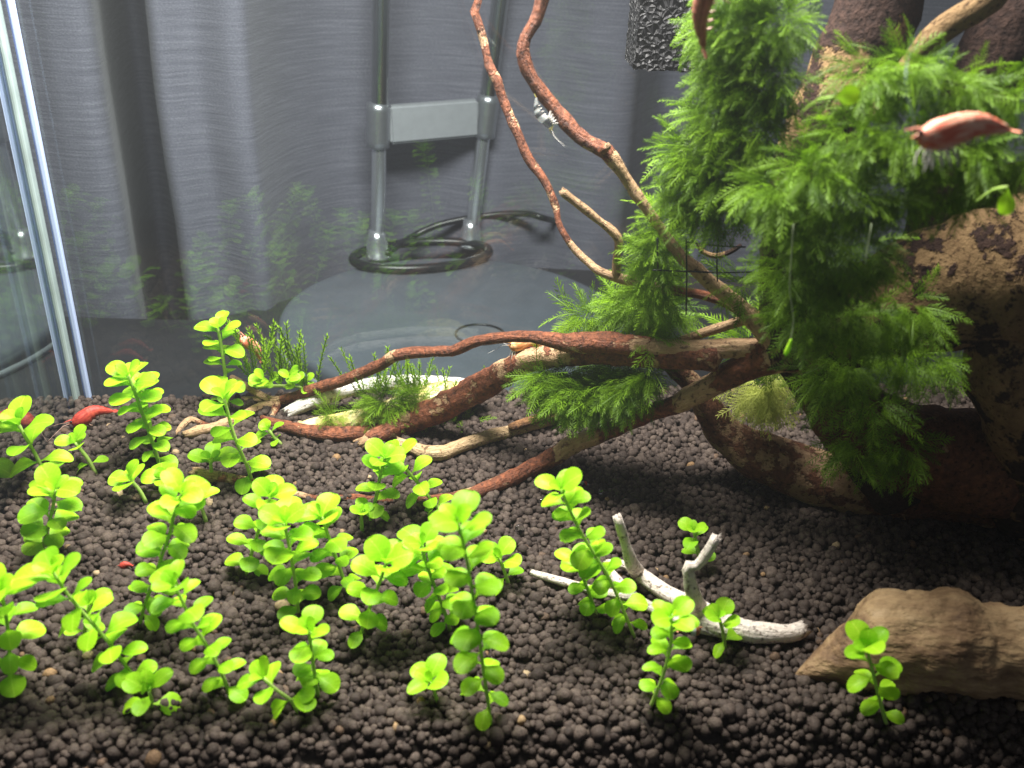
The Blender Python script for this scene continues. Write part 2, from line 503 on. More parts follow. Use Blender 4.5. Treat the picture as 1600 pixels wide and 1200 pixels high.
# ------------------------------------------------------------------ aquarium glass
TC = G(124, 619)                       # back left inner corner at gravel level
TE = G(820, 609)                       # another point where gravel meets the back pane
ALPHA = math.atan2(TE.y - TC.y, TE.x - TC.x)
TANK = Matrix.Translation((TC.x, TC.y, 0)) @ Matrix.Rotation(ALPHA, 4, "Z")
WID, DEP, GT = 0.55, 0.238, 0.25
def tank(name, lo, hi, mat, parent, bevel=0.0):
    me = box_mesh(name, lo, hi, mat, bevel)
    me.transform(TANK)
    return link(name, me, parent)
aq = empty("aquarium", TANK @ V((WID / 2, -DEP / 2, TZ + 0.006)), "clear glass tank with bluish corner seam around the planted gravel", "aquarium")
PANE = mat_glass("back_glass", 0.042, 0.5, power=3.0)
PANE_SIDE = mat_glass("side_glass", 0.05, 0.97, power=1.1)
tank("back_pane", (-0.006, 0, TZ + 0.012), (WID, 0.006, GT), PANE, aq)
tank("side_pane", (-0.006, -DEP, TZ + 0.012), (0, -0.0068, GT), PANE_SIDE, aq)
tank("side_pane", (WID + 0.0003, -DEP, TZ + 0.012), (WID + 0.006, 0.006, GT), PANE, aq)
tank("bottom_pane", (-0.006, -DEP, TZ + 0.006), (WID + 0.006, 0.006, TZ + 0.0118), PANE, aq)
SEAM = mat_plain("silicone_seam", (0.30, 0.375, 0.365), 0.35, 0.0, 0.15, 90)
EDGE = mat_plain("polished_glass_edge", (0.45, 0.55, 0.80), 0.18, 0.0, 0.06, 60)
EDGE_D = mat_plain("blue_glass_edge", (0.20, 0.28, 0.66), 0.2, 0.0, 0.05)
tank("silicone_seam", (-0.0030, -0.0058, TZ + 0.02), (0.0010, -0.0003, GT), SEAM, aq, 0.0009)
tank("glass_edge", (-0.0037, -0.0066, TZ + 0.02), (-0.0031, -0.0004, GT), EDGE_D, aq, 0.0002)
tank("glass_edge", (0.0036, -0.0030, TZ + 0.02), (0.0059, -0.0004, GT), EDGE, aq, 0.0006)
tank("glass_edge", (0.0030, -0.0020, TZ + 0.02), (0.0035, -0.0004, GT), EDGE_D, aq)

def PT(u, v, y, gap=0.004):
    """like PY, for a point that must stay inside the tank"""
    p = PY(u, v, y)
    l = TANK.inverted() @ p
    if l.y > -gap:
        d = (p - CAM); o_ = TANK.inverted() @ CAM
        p = CAM + d * ((-gap - o_.y) / (l.y - o_.y))
    return p

wm, N_, L_, wo = new_mat("clear_water")
pv = N_("ShaderNodeVolumePrincipled", i_Density=0.09, i_Anisotropy=0.2)
pv.inputs["Color"].default_value = (0.92, 0.96, 1.0, 1)
L_(pv.outputs[0], wo.inputs["Volume"])
wme = box_mesh("water", (0.0002, -DEP + 0.001, TZ + 0.013), (WID - 0.0002, -0.0002, GT - 0.012), wm)
wme.transform(TANK)
tag(link("water", wme), kind="structure")

# ------------------------------------------------------------------ gravel
TANK_INV = TANK.inverted()
FR_TOP = (TANK_INV @ G(800, 1138)).y      # the gravel rounds off here and falls towards the front pane
FRONT = FR_TOP - 0.024
def ground_z(x, y):
    l = TANK_INV @ V((x, y, 0))
    d = max(0.0, FR_TOP + 0.003 - l.y)
    return -1.7 * d * d / (d + 0.006) + 0.0016 * mnoise.noise(V((x * 22, y * 22, 0.3))) + 0.0008 * mnoise.noise(V((x * 70, y * 70, 5)))

def build_soil():
    xs = np.linspace(0.001, WID - 0.001, 90); ys = np.linspace(FRONT + 0.002, -0.001, 60)
    def wv(x, y, dz):
        q = TANK @ V((x, y, 0)); return (q.x, q.y, ground_z(q.x, q.y) + dz)
    verts = [wv(x, y, -0.0011) for y in ys for x in xs]
    nx = len(xs); faces = []
    for j in range(len(ys) - 1):
        for i in range(nx - 1):
            a = j * nx + i; faces.append([a, a + 1, a + 1 + nx, a + nx])
    n0 = len(verts)
    zb = TZ + 0.0122
    loop = [i for i in range(nx)] + [j * nx + nx - 1 for j in range(1, len(ys))] + [(len(ys) - 1) * nx + i for i in range(nx - 2, -1, -1)] + [j * nx for j in range(len(ys) - 2, 0, -1)]
    for q in loop: verts.append((verts[q][0], verts[q][1], zb))
    for k in range(len(loop)):
        k2 = (k + 1) % len(loop)
        faces.append([loop[k2], loop[k], n0 + k, n0 + k2])
    faces.append([n0 + k for k in range(len(loop))][::-1])
    o = link("soil", mesh_np("soil", verts, faces, SOIL, False))
    tag(o, kind="structure")

    bm = bmesh.new(); bmesh.ops.create_icosphere(bm, subdivisions=2, radius=1.0)
    bv = np.array([vv.co[:] for vv in bm.verts]); bf = np.array([[q.index for q in f.verts] for f in bm.faces]); bm.free()
    variants = []
    for k in range(16):
        off = V((k * 7.1, k * 3.3, k * 1.7))
        d = np.array([1 + 0.26 * mnoise.noise(V(q) * 1.1 + off) + 0.12 * mnoise.noise(V(q) * 2.6 + off) for q in bv])
        variants.append(bv * d[:, None] * RNG.uniform(0.82, 1.18, 3))
    pos = []
    p = 0.00212
    row = 0
    rad = lambda: min(max(RNG.lognormal(math.log(0.00134), 0.27), 0.0007), 0.0024)
    y = FRONT
    while y < -0.001:
        x = 0.0015 + (p / 2 if row % 2 else 0)
        while x < WID - 0.001:
            q = TANK @ V((x + RNG.normal(0, 0.00068), min(y + RNG.normal(0, 0.00068), -0.0015), 0))
            pos.append((q.x, q.y, ground_z(q.x, q.y) + RNG.normal(-0.0002, 0.00062), rad()))
            x += p
        y += p * (0.86 if y > FR_TOP else 0.60); row += 1
    for _ in range(1800):        # loose ones on top
        q = TANK @ V((RNG.uniform(.002, WID - .002), RNG.uniform(FRONT, -.002), 0))
        pos.append((q.x, q.y, ground_z(q.x, q.y) + 0.0013, RNG.uniform(0.0007, 0.0017)))
    pos = np.array(pos)
    n = len(pos)
    var = RNG.integers(0, 16, n)
    q = RNG.normal(size=(n, 4)); q /= np.linalg.norm(q, axis=1)[:, None]
    a, b, c, d = q.T
    Rm = np.stack([1 - 2 * (c * c + d * d), 2 * (b * c - a * d), 2 * (b * d + a * c),
                   2 * (b * c + a * d), 1 - 2 * (b * b + d * d), 2 * (c * d - a * b),
                   2 * (b * d - a * c), 2 * (c * d + a * b), 1 - 2 * (b * b + c * c)], axis=1).reshape(n, 3, 3)
    base = np.array(variants)[var]
    vv = np.einsum("nij,nkj->nki", Rm, base) * pos[:, 3][:, None, None] + pos[:, None, :3]
    ff = bf[None] + (np.arange(n) * len(bv))[:, None, None]
    rnd = RNG.uniform(0, 1, n)
    rnd = np.repeat(rnd, len(bv))
    o = link("soil_granules", mesh_np("soil_granules", vv.reshape(-1, 3), ff.reshape(-1, 3), GRAN, True, {"rnd": ("FLOAT", rnd)}))
    tag(o, "dark brown round soil granules covering the tank floor", "gravel", kind="stuff")
build_soil()

# ------------------------------------------------------------------ desk lamp behind the glass
def disc_profile(name, c, prof, mat, segs=96):
    """lathe: prof list of (r, z) around vertical axis through c"""
    verts, faces = [], []
    for r, z in prof:
        for k in range(segs):
            a = 2 * math.pi * k / segs
            verts.append((c.x + r * math.cos(a), c.y + r * math.sin(a), z))
    for i in range(len(prof) - 1):
        for k in range(segs):
            k2 = (k + 1) % segs
            faces.append([i * segs + k, i * segs + k2, (i + 1) * segs + k2, (i + 1) * segs + k])
    faces.append([(len(prof) - 1) * segs + k for k in range(segs)])
    faces.append([k for k in range(segs)][::-1])
    return mesh_np(name, verts, faces, mat, True)

def simple_tube(name, pts, r, mat, segs=14, closed=False, step=0.004):
    rows = [(p[0], p[1], p[2], r, 0.3) for p in pts]
    return tube_mesh(name, rows, mat, segs, 0.0, step)

def build_lamp():
    zt = -0.031
    a, b = G(437, 487, zt), G(975, 492, zt)
    c = (a + b) / 2
    R = (b - a).length / 2
    lamp = empty("desk_lamp", (c.x, c.y, TZ), "silver desk lamp with two chrome poles on a round dark grey base", "lamp")
    me = disc_profile("base", c, [(R - 0.006, TZ), (R - 0.002, TZ + 0.001), (R, TZ + 0.004), (R, zt - 0.004), (R - 0.0015, zt - 0.0012), (R - 0.0035, zt - 0.0002), (R - 0.005, zt), (R - 0.012, zt), (R * 0.5, zt)], BASE_GREY)
    link("base", me, lamp)
    rim = disc_profile("rim", c, [(R - 0.0005, TZ + 0.0005), (R + 0.0012, TZ + 0.0008), (R + 0.0016, TZ + 0.003), (R + 0.0004, TZ + 0.0045), (R - 0.002, TZ + 0.0045)], SILVER)
    link("rim", rim, lamp)
    # poles
    feet = [G(590, 402, zt), G(735, 384, zt)]
    tops = [(597, -90), (793, -90)]
    mids = [(593, 196), (759, 184)]
    for f, t, m_ in zip(feet, tops, mids):
        y = f.y
        pt, pm = PY(t[0], t[1], y), PY(m_[0], m_[1], y)
        o = link("lower_pole", simple_tube("lower_pole", [f, pm], 0.0053, CHROME, 20), lamp)
        o2 = link("upper_pole", simple_tube("upper_pole", [pm, pt], 0.0063, CHROME_D, 20), lamp)
        # socket at the foot
        link("socket", disc_profile("socket", f, [(0.0105, zt), (0.0105, zt + 0.002), (0.0085, zt + 0.004), (0.0082, zt + 0.013), (0.0068, zt + 0.016), (0.0058, zt + 0.022)], CHROME, 32), lamp)
    # clamp: two collars and the plate between
    y = feet[0].y
    yy = [feet[0].y, feet[1].y]
    cl, cr = PY(591, 196, yy[0]), PY(760, 182, yy[1])
    for k, cc in enumerate((cl, cr)):
        ax = (PY(*tops[k], yy[k]) - feet[k]).normalized()
        link("collar", simple_tube("collar", [cc - ax * 0.0150, cc + ax * 0.0150], 0.0086, COLLAR, 24), lamp)
    d = (cr - cl)
    bm = bmesh.new(); bmesh.ops.create_cube(bm, size=1.0)
    for vv in bm.verts: vv.co = V((vv.co.x * (d.length - 0.0155), vv.co.y * 0.009, vv.co.z * 0.027))
    bmesh.ops.bevel(bm, geom=bm.edges[:], offset=0.0018, segments=3, affect="EDGES")
    rot = d.to_track_quat("X", "Z").to_matrix().to_4x4()
    bm.transform(Matrix.Translation((cl + cr) / 2) @ rot)
    me = bpy.data.meshes.new("cross_plate"); bm.to_mesh(me); bm.free(); me.materials.append(SILVER)
    link("cross_plate", me, lamp)
    # black oval ring round the feet
    cc = G(660, 398, zt + 0.004)
    ex = G(762, 389, zt + 0.004) - cc
    ey = V((-ex.y, ex.x, 0)).normalized() * 0.030
    pts = [cc + ex * math.cos(2 * math.pi * k / 40) + ey * math.sin(2 * math.pi * k / 40) for k in range(41)]
    link("base_ring", simple_tube("base_ring", pts, 0.0036, BLACK, 10, step=0.003), lamp)
    # touch switch ring
    sc = G(750, 522, zt + 0.0006)
    pts = [sc + V((0.0155 * math.cos(2 * math.pi * k / 32), 0.0155 * math.sin(2 * math.pi * k / 32), 0)) for k in range(33)]
    link("switch_ring", simple_tube("switch_ring", pts, 0.0008, BLACK, 8, step=0.003), lamp)
    # power cord
    cpts = [G(604, 396, zt + 0.005), G(640, 372, zt + 0.006), PY(690, 350, 0.70), PY(760, 337, 0.705), PY(822, 334, 0.70), PY(850, 341, 0.69), G(900, 352, TZ + .01)]
    link("power_cord", simple_tube("power_cord", cpts, 0.0026, BLACK, 10), lamp)
build_lamp()

# ------------------------------------------------------------------ driftwood
def build_driftwood():
    base = G(1400, 770)
    dw = empty("driftwood", base, "large branching piece of red brown driftwood wrapped in moss", "driftwood")
    def br(name, pts, mat=WOOD_RED, bare=0.25, segs=14, rough=0.22, step=0.0022, broken=(False, False), nscale=190, lump=0.0):
        me = tube_mesh(name, px_rows(pts, bare), mat, segs, rough, step, nscale, broken, lump=lump)
        return link(name, me, dw)
    # thin upright one
    br("branch", [(752, -60, .330, 11), (748, 0, .330, 12), (741, 18, .329, 13), (747, 36, .328, 14), (755, 62, .327, 13), (764, 100, .325, 14), (777, 126, .323, 16), (785, 153, .322, 15), (797, 184, .320, 15), (810, 212, .318, 15),
                  (826, 248, .316, 15), (845, 273, .314, 14), (858, 297, .312, 13), (869, 325, .310, 11), (872, 345, .308, 10, 0), (880, 364, .306, 11, 0), (900, 392, .304, 12, .6), (920, 411, .302, 13, .7), (936, 424, .300, 13, .8), (966, 434, .298, 15, .8), (1010, 447, .295, 16, .5), (1062, 455, .292, 15, .4), (1105, 463, .290, 14, .1), (1148, 482, .288, 15, .1), (1200, 520, .285, 20)], bare=.28)
    # thick upper one
    br("branch", [(862, -60, .300, 22), (847, 0, .300, 21), (836, 34, .299, 20), (822, 58, .298, 20), (817, 82, .297, 21), (825, 110, .296, 22), (841, 138, .295, 22), (862, 163, .294, 23), (884, 191, .292, 23), (906, 213, .290, 22),
                  (930, 228, .288, 23, .45), (948, 237, .287, 25, .3), (966, 262, .286, 20, .8), (981, 284, .286, 19, .9), (1000, 312, .285, 18, .9), (1025, 347, .284, 16, .9), (1058, 394, .283, 19, .9), (1081, 414, .282, 20, .9), (1109, 441, .282, 23, .95), (1147, 472, .281, 25, .9), (1195, 520, .280, 34, .5), (1225, 560, .280, 40)], bare=.22, segs=14)
    knot = PY(949, 232, .2835)
    br("stub", [(940, 237, .285, 14), (947, 231, .283, 13, .4), (951, 227, .281, 8, .8)], bare=.3, broken=(False, True))
    # short fork
    br("branch", [(877, 297, .296, 10, 1), (882, 302, .296, 13, .95), (903, 319, .296, 13), (931, 341, .296, 13), (957, 361, .296, 14), (967, 378, .296, 14), (963, 402, .297, 13), (963, 434, .298, 14)], bare=.85, broken=(True, False))
    # long horizontal one and its fork on the left
    br("branch", [(1235, 552, .282, 52, .5), (1180, 546, .284, 38, .6), (1125, 545, .287, 30, .8), (1090, 545, .288, 28, .85), (1050, 544, .290, 27, .85), (1015, 542, .293, 29, .5), (985, 540, .295, 32, .25), (950, 535, .298, 35), (920, 535, .300, 35), (895, 536, .303, 32), (870, 532, .306, 26), (830, 526, .311, 19), (785, 527, .317, 18), (750, 532, .322, 18), (728, 540, .325, 19), (706, 548, .328, 18), (668, 550, .332, 18), (636, 552, .336, 19, .3), (613, 557, .338, 20, .5), (595, 570, .341, 19), (556, 587, .346, 19), (525, 598, .350, 18), (494, 607, .354, 18), (460, 619, .357, 16), (434, 626, .360, 16, .4), (406, 624, .361, 11, .7), (378, 623, .362, 8, .8)], bare=.17, segs=14, broken=(False, True))
    br("twig", [(430, 628, .360, 13), (412, 621, .361, 12, .6), (392, 608, .362, 11, .7), (376, 598, .363, 11, .7), (360, 590, .364, 11, .8)], bare=.6, broken=(False, True))
    br("twig", [(436, 628, .360, 13), (429, 642, .358, 11), (424, 652, .357, 5, .4)], bare=.3)
    br("twig", [(430, 632, .359, 12, .7), (406, 636, .358, 13, .8), (372, 652, .355, 15, .8), (340, 666, .352, 15, .75), (310, 673, .350, 17, .85), (288, 680, .349, 13, .95)], bare=.8, broken=(False, True))
    br("twig", [(330, 667, .353, 9, .5), (312, 660, .353, 8, .5), (298, 655, .353, 12, .8), (285, 665, .352, 11, .8), (274, 679, .350, 4, .8)], bare=.6)
    # lower thick one with splintered ends
    br("branch", [(1120, 560, .285, 40, .3), (1060, 556, .290, 40), (990, 552, .298, 42), (930, 552, .306, 40), (870, 556, .315, 38, .5), (830, 562, .320, 36, .6), (800, 576, .324, 40, .35), (775, 590, .327, 43), (744, 609, .331, 44), (712, 626, .334, 42), (680, 641, .337, 42), (640, 659, .340, 40), (604, 675, .342, 32, .4), (575, 688, .344, 22, .6), (562, 697, .345, 10, .8)], bare=.2, segs=16, broken=(False, True))
    br("splinter", [(640, 650, .337, 20), (600, 668, .339, 14, .5), (572, 683, .341, 10, .6), (552, 690, .342, 4, .8)], bare=.5, segs=8)
    br("branch", [(668, 645, .339, 26), (630, 660, .341, 22, .4), (590, 672, .343, 20, .3), (540, 678, .346, 24, .1), (494, 676, .349, 23), (450, 667, .353, 20), (425, 660, .355, 15), (409, 652, .357, 7)], bare=.18, segs=12)
    # long low one that dips into the gravel
    br("branch", [(1245, 545, .280, 80, .45), (1187, 560, .283, 56, .45), (1140, 586, .287, 42, .2), (1106, 605, .290, 36, .7), (1085, 616, .292, 36, .75), (1050, 634, .295, 30, .2), (1016, 645, .299, 29, .2), (969, 666, .304, 27, .35), (930, 682, .308, 28, .6), (900, 692, .311, 30, .65), (870, 710, .312, 31, .35), (845, 725, .313, 28), (800, 746, .312, 26), (750, 767, .311, 22), (712, 776, .310, 17), (665, 780, .309, 12), (610, 782, .309, 9), (550, 778, .310, 12), (500, 779, .310, 9), (462, 772, .312, 12, .5), (430, 766, .313, 14, .5), (390, 756, .315, 17, .55), (350, 747, .317, 19, .6), (302, 739, .319, 19, .7)], bare=.2, segs=13, broken=(False, True))
    # foot on the right
    br("root", [(1010, 520, .312, 26), (1050, 569, .312, 30), (1081, 600, .312, 34), (1109, 641, .312, 46, .35), (1134, 678, .312, 60, .45), (1172, 704, .310, 74, .35), (1225, 728, .307, 84, .4), (1300, 752, .303, 88, .5), (1400, 768, .300, 90, .3), (1500, 772, .297, 96, .3), (1680, 775, .294, 110, .3)], WOOD_ROOT, bare=.3, segs=18, rough=.1, nscale=110, lump=.12)
    br("branch", [(1050, 536, .300, 12, .8), (1072, 530, .298, 15, .8), (1110, 517, .294, 16, .7), (1156, 502, .290, 17, .6), (1220, 490, .285, 22, .4)], bare=.7)
    br("twig", [(1088, 380, .300, 5), (1098, 393, .300, 9, .6), (1118, 400, .299, 10, .7), (1140, 394, .297, 9, .2), (1158, 383, .296, 6, 0)], WOOD_TRUNK, bare=.3)
    # trunk and stump
    br("trunk", [(1420, -260, .300, 125), (1395, -120, .296, 122), (1375, 0, .292, 118, .1), (1325, 110, .288, 122, .35), (1275, 230, .284, 112, .3), (1240, 360, .282, 92), (1230, 460, .282, 86), (1235, 560, .281, 84, .3)], WOOD_TRUNK, bare=.15, segs=22, rough=.12, nscale=90, lump=.25)
    br("trunk", [(1215, 545, .281, 62), (1300, 530, .280, 100), (1400, 480, .280, 170, .42), (1500, 440, .278, 230, .50), (1620, 400, .275, 280, .45), (1760, 360, .272, 280)], WOOD_TRUNK, bare=.3, segs=26, rough=.12, nscale=70, lump=.38)
    br("root", [(1640, 300, .290, 110, .3), (1590, 420, .274, 120, .4), (1580, 560, .268, 130, .5), (1610, 680, .274, 150, .5), (1640, 790, .284, 170, .3)], WOOD_TRUNK, bare=.5, segs=20, rough=.12, nscale=80, lump=.3)
    br("root", [(1235, 545, .285, 70), (1290, 620, .285, 70), (1345, 690, .288, 80), (1400, 765, .292, 100)], WOOD_TRUNK, bare=.05, segs=16, rough=.12, nscale=90, lump=.25)
    br("root", [(1270, 600, .284, 70), (1330, 650, .284, 120), (1400, 690, .285, 150), (1490, 715, .286, 160), (1600, 735, .286, 160), (1700, 745, .286, 150)], WOOD_ROOT, bare=.1, segs=20, rough=.12, nscale=90, lump=.25)
    br("branch", [(1640, -110, .262, 40), (1547, -4, .262, 42, .7), (1480, 40, .264, 40, .7), (1430, 90, .268, 36, .6), (1370, 180, .276, 40)], WOOD_TRUNK, bare=.75, segs=14, nscale=110)
    br("branch", [(1700, -150, .290, 130), (1600, 10, .290, 120), (1540, 130, .288, 110), (1500, 260, .284, 120), (1480, 380, .282, 130)], WOOD_TRUNK, bare=.05, segs=18, rough=.12, nscale=90, lump=.2)
    return dw
build_driftwood()

def stick(name, label, cat, strands, mat, base_px):
    e = empty(name, G(*base_px), label, cat)
    for k, (pts, kw) in enumerate(strands):
        kw = dict(kw)
        nm = kw.pop("name", "branch")
        link(nm, tube_mesh(nm, px_rows(pts, kw.pop("bare", .7)), mat, kw.pop("segs", 12), kw.pop("rough", .13), kw.pop("step", .0018), kw.pop("nscale", 230), kw.pop("broken", (False, False))), e)
    return e

def gy(u, v, h=0.0):
    return G(u, v, h).y

def gp(pts, h):
    """points that lie on the gravel, centre h above it"""
    return [(u, v, gy(u, v, h), w_, *r) for (u, v, w_, *r) in pts]

stick("bleached_twig", "bleached forked twig lying on the gravel between lime plants", "twig", [
    (gp([(1252, 984, 26), (1235, 989, 28), (1200, 990, 33), (1160, 984, 35), (1125, 972, 36), (1098, 957, 36), (1072, 942, 31), (1045, 928, 26), (1015, 910, 25), (995, 893, 25)], .004) + [(984, 872, .234, 20), (975, 842, .233, 16), (968, 818, .232, 15), (964, 806, .232, 13)], dict(name="main_stem", segs=14, broken=(True, True))),
    ([(1250, 996, gy(1250, 996, .003), 6), (1232, 998, gy(1232, 998, .003), 12), (1205, 995, gy(1205, 995, .003), 14)], dict(name="splinter", segs=8)),
    ([(990, 886, gy(990, 890, .004), 20), (972, 882, gy(972, 886, .004), 15), (948, 880, gy(948, 884, .004), 12)], dict(name="side_twig", broken=(False, True))),
    ([(1092, 950, gy(1092, 950, .004), 30), (1082, 925, .222, 24), (1077, 900, .221, 20), (1076, 884, .221, 19), (1088, 884, .221, 17), (1098, 874, .221, 17), (1110, 856, .221, 17), (1120, 838, .221, 17)], dict(name="side_twig", broken=(False, True))),
    (gp([(1140, 985, 28), (1100, 978, 26), (1062, 970, 21), (1032, 956, 17), (1005, 942, 17), (985, 928, 17), (966, 908, 16), (945, 884, 15)], .004), dict(name="side_twig", broken=(False, True))),
    (gp([(992, 934, 15), (965, 929, 14), (930, 923, 13), (890, 912, 14), (855, 902, 12), (830, 894, 10)], .0035), dict(name="side_twig", broken=(False, True))),
], WOOD_PALE, (1200, 995))

stick("tan_stick", "smooth tan stick lying on the gravel under the thick red branch", "stick", [
    (gp([(622, 692, 17, .95), (645, 700, 19, .95), (666, 707, 23, .9), (690, 708, 24, .7), (716, 698, 22, .7), (760, 683, 22, .9), (800, 673, 20, .7), (850, 659, 17, .5), (905, 645, 15, .4)], .0045), dict(name="main_stem", broken=(True, False))),
    (gp([(797, 668, 12, .05), (815, 662, 14, .05), (840, 654, 14, .1), (872, 648, 12, .1)], .008), dict(name="side_twig", bare=.05)),
], WOOD_TAN, (700, 708))

stick("white_stick", "short white stick leaning on the mossy yellow stone", "stick", [
    ([(449, 645, .353, 18), (476, 632, .354, 22), (503, 622, .355, 24), (540, 610, .356, 24), (590, 600, .358, 24), (640, 598, .359, 25), (700, 602, .360, 28), (760, 608, .361, 28)], dict(name="main_stem", broken=(True, False))),
], WOOD_WHITE, (500, 640))

# ------------------------------------------------------------------ stones
def mat_stone(name, cols, streak=True, sc=70):
    m, N, Lk, out = new_mat(name)
    b = N("ShaderNodeBsdfPrincipled", i_Roughness=0.7)
    b.inputs["Specular IOR Level"].default_value = 0.25
    geo = N("ShaderNodeNewGeometry")
    mp = N("ShaderNodeMapping"); mp.inputs["Scale"].default_value = (0.5, 1, 1.4) if streak else (1, 1, 1)
    Lk(geo.outputs["Position"], mp.inputs[0])
    n1 = N("ShaderNodeTexNoise", i_Scale=float(sc), i_Detail=7.0, i_Roughness=0.65)
    Lk(mp.outputs[0], n1.inputs["Vector"])
    r = ramp(N, cols); Lk(n1.outputs["Fac"], r.inputs[0]); Lk(r.outputs[0], b.inputs["Base Color"])
    vo = N("ShaderNodeTexNoise", i_Scale=float(sc) * 3.0, i_Detail=5.0)
    Lk(mp.outputs[0], vo.inputs["Vector"])
    bp = N("ShaderNodeBump", i_Strength=1.0, i_Distance=0.0032)
    Lk(vo.outputs["Fac"], bp.inputs["Height"]); Lk(bp.outputs[0], b.inputs["Normal"])
    Lk(b.outputs[0], out.inputs[0])
    return m
ROCK = mat_stone("brown_pitted_stone", [(0.32, (0.08, 0.045, 0.028)), (0.44, (0.22, 0.135, 0.07)), (0.58, (0.40, 0.27, 0.14)), (0.75, (0.50, 0.36, 0.22))])
YSTONE = mat_stone("yellow_stone", [(0.3, (0.42, 0.34, 0.09)), (0.5, (0.62, 0.54, 0.20)), (0.7, (0.80, 0.76, 0.55))], False, 90)

rows = px_rows([(1244, 1054, .205, 5), (1262, 1048, .206, 26), (1290, 1038, .207, 58), (1335, 1022, .209, 104), (1395, 1006, .211, 148), (1450, 1006, .211, 160), (1520, 1014, .211, 150), (1600, 1016, .210, 158), (1690, 1022, .209, 150), (1760, 1032, .208, 60)])
o = link("stone", tube_mesh("stone", rows, ROCK, 44, .10, .0010, 190, lump=.30))
tag(o, "long brown pitted stone with a pointed end, half sunk in gravel", "stone")
rows = px_rows([(455, 672, .340, 10), (485, 664, .343, 20), (530, 659, .344, 30), (590, 650, .346, 40), (650, 634, .350, 52), (705, 620, .353, 50), (750, 618, .356, 20)])
o = link("stone", tube_mesh("stone", rows, YSTONE, 30, .07, .0018, 140, lump=.12))
tag(o, "yellowish stone under small moss behind the red branch", "stone")

# ------------------------------------------------------------------ moss
def frond_templates(n=9, pairs=15, ll=0.25, lw=0.026, droop=0.25):
    T = []
    for k in range(n):
        rs = np.random.default_rng(100 + k)
        bend = rs.uniform(0.15, droop + 0.25); side = rs.uniform(-0.25, 0.25)
        def P(t): return np.array([t * (1 - 0.12 * bend * t), side * t * t, -bend * t * t])
        vs, fs = [], []
        def tri(a, b, c):
            i = len(vs); vs.extend([a, b, c]); fs.append((i, i + 1, i + 2))
        ts = np.linspace(0, 1, 8)
        for a, b in zip(ts[:-1], ts[1:]):
            pa, pb = P(a), P(b); wv = np.array([0, 0.012, 0])
            i = len(vs); vs.extend([pa - wv, pa + wv, pb + wv, pb - wv]); fs.extend([(i, i + 1, i + 2), (i, i + 2, i + 3)])
        for j in range(pairs):
            t = 0.06 + 0.94 * j / (pairs - 1)
            l = ll * (0.55 + 0.45 * math.sin(math.pi * min(1, t * 0.9 + 0.1))) * rs.uniform(0.75, 1.2)
            if t > 0.9: l *= 0.75
            c = P(t); tg = P(min(1, t + .02)) - P(max(0, t - .02)); tg /= np.linalg.norm(tg)
            for sd in (-1, 1):
                an = math.radians(rs.uniform(42, 66)) * (1 - 0.5 * max(0, t - .75) / .25)
                out = np.array([0, sd * 1.0, rs.uniform(-.25, .35)])
                d = tg * math.cos(an) + out * math.sin(an); d /= np.linalg.norm(d)
                wv = np.cross(d, np.array([0, 0, 1.0])); wv /= np.linalg.norm(wv) + 1e-9
                mid = c + d * l * 0.5 + np.array([0, 0, 0.02])
                tip = c + d * l + np.array([0, 0, -0.015]) + tg * l * 0.12
                i = len(vs)
                vs.extend([c, mid - wv * lw * .5, mid + wv * lw * .5, tip]); fs.extend([(i, i + 1, i + 2), (i + 1, i + 3, i + 2)])
        T.append((np.array(vs), np.array(fs)))
    return T
FROND = frond_templates()
def stalk_templates(n=5):
    T = []
    for k in range(n):
        rs = np.random.default_rng(300 + k); vs, fs = [], []
        bx, by = rs.uniform(-.15, .15, 2)
        def P(t): return np.array([t, bx * t * t, by * t * t])
        for a, b in zip(np.linspace(0, 1, 6)[:-1], np.linspace(0, 1, 6)[1:]):
            for wv in (np.array([0, .012, 0]), np.array([0, 0, .012])):
                i = len(vs); vs.extend([P(a) - wv, P(a) + wv, P(b) + wv, P(b) - wv]); fs.extend([(i, i + 1, i + 2), (i, i + 2, i + 3)])
        for j in range(46):
            t = 0.04 + .96 * j / 45; a = j * 2.4
            c = P(t); d = np.array([0.75, math.cos(a), math.sin(a)]); d /= np.linalg.norm(d)
            l = .085 * rs.uniform(.8, 1.2); wv = np.cross(d, [1, 0, 0]); wv /= np.linalg.norm(wv)
            i = len(vs); vs.extend([c, c + d * l * .5 - wv * .015, c + d * l * .5 + wv * .015, c + d * l + np.array([.02, 0, 0])]); fs.extend([(i, i + 1, i + 2), (i + 1, i + 3, i + 2)])
        T.append((np.array(vs), np.array(fs)))
    return T
STALK = stalk_templates()

def place_fronds(T, pos, dirs, lens, rng, upbias=V((0, 0, 1)), tint=None):
    VS, FS, TI = [], [], []
    off = 0
    for k in range(len(pos)):
        vs, fs = T[rng.integers(0, len(T))]
        x = dirs[k] / np.linalg.norm(dirs[k])
        up = np.array([rng.normal(0, .5), rng.normal(0, .5) - 0.5, 1.0])
        y = np.cross(up, x); y /= np.linalg.norm(y) + 1e-9
        z = np.cross(x, y)
        Mx = np.stack([x, y, z], axis=0)
        VS.append(vs @ Mx * lens[k] + pos[k]); FS.append(fs + off); off += len(vs)
        tt = rng.uniform(0, 1) if tint is None else tint[k]
        TI.append(np.clip(np.full(len(vs), tt) + rng.uniform(-.1, .1, len(vs)), 0, 1))
    return np.vstack(VS), np.vstack(FS), np.concatenate(TI)

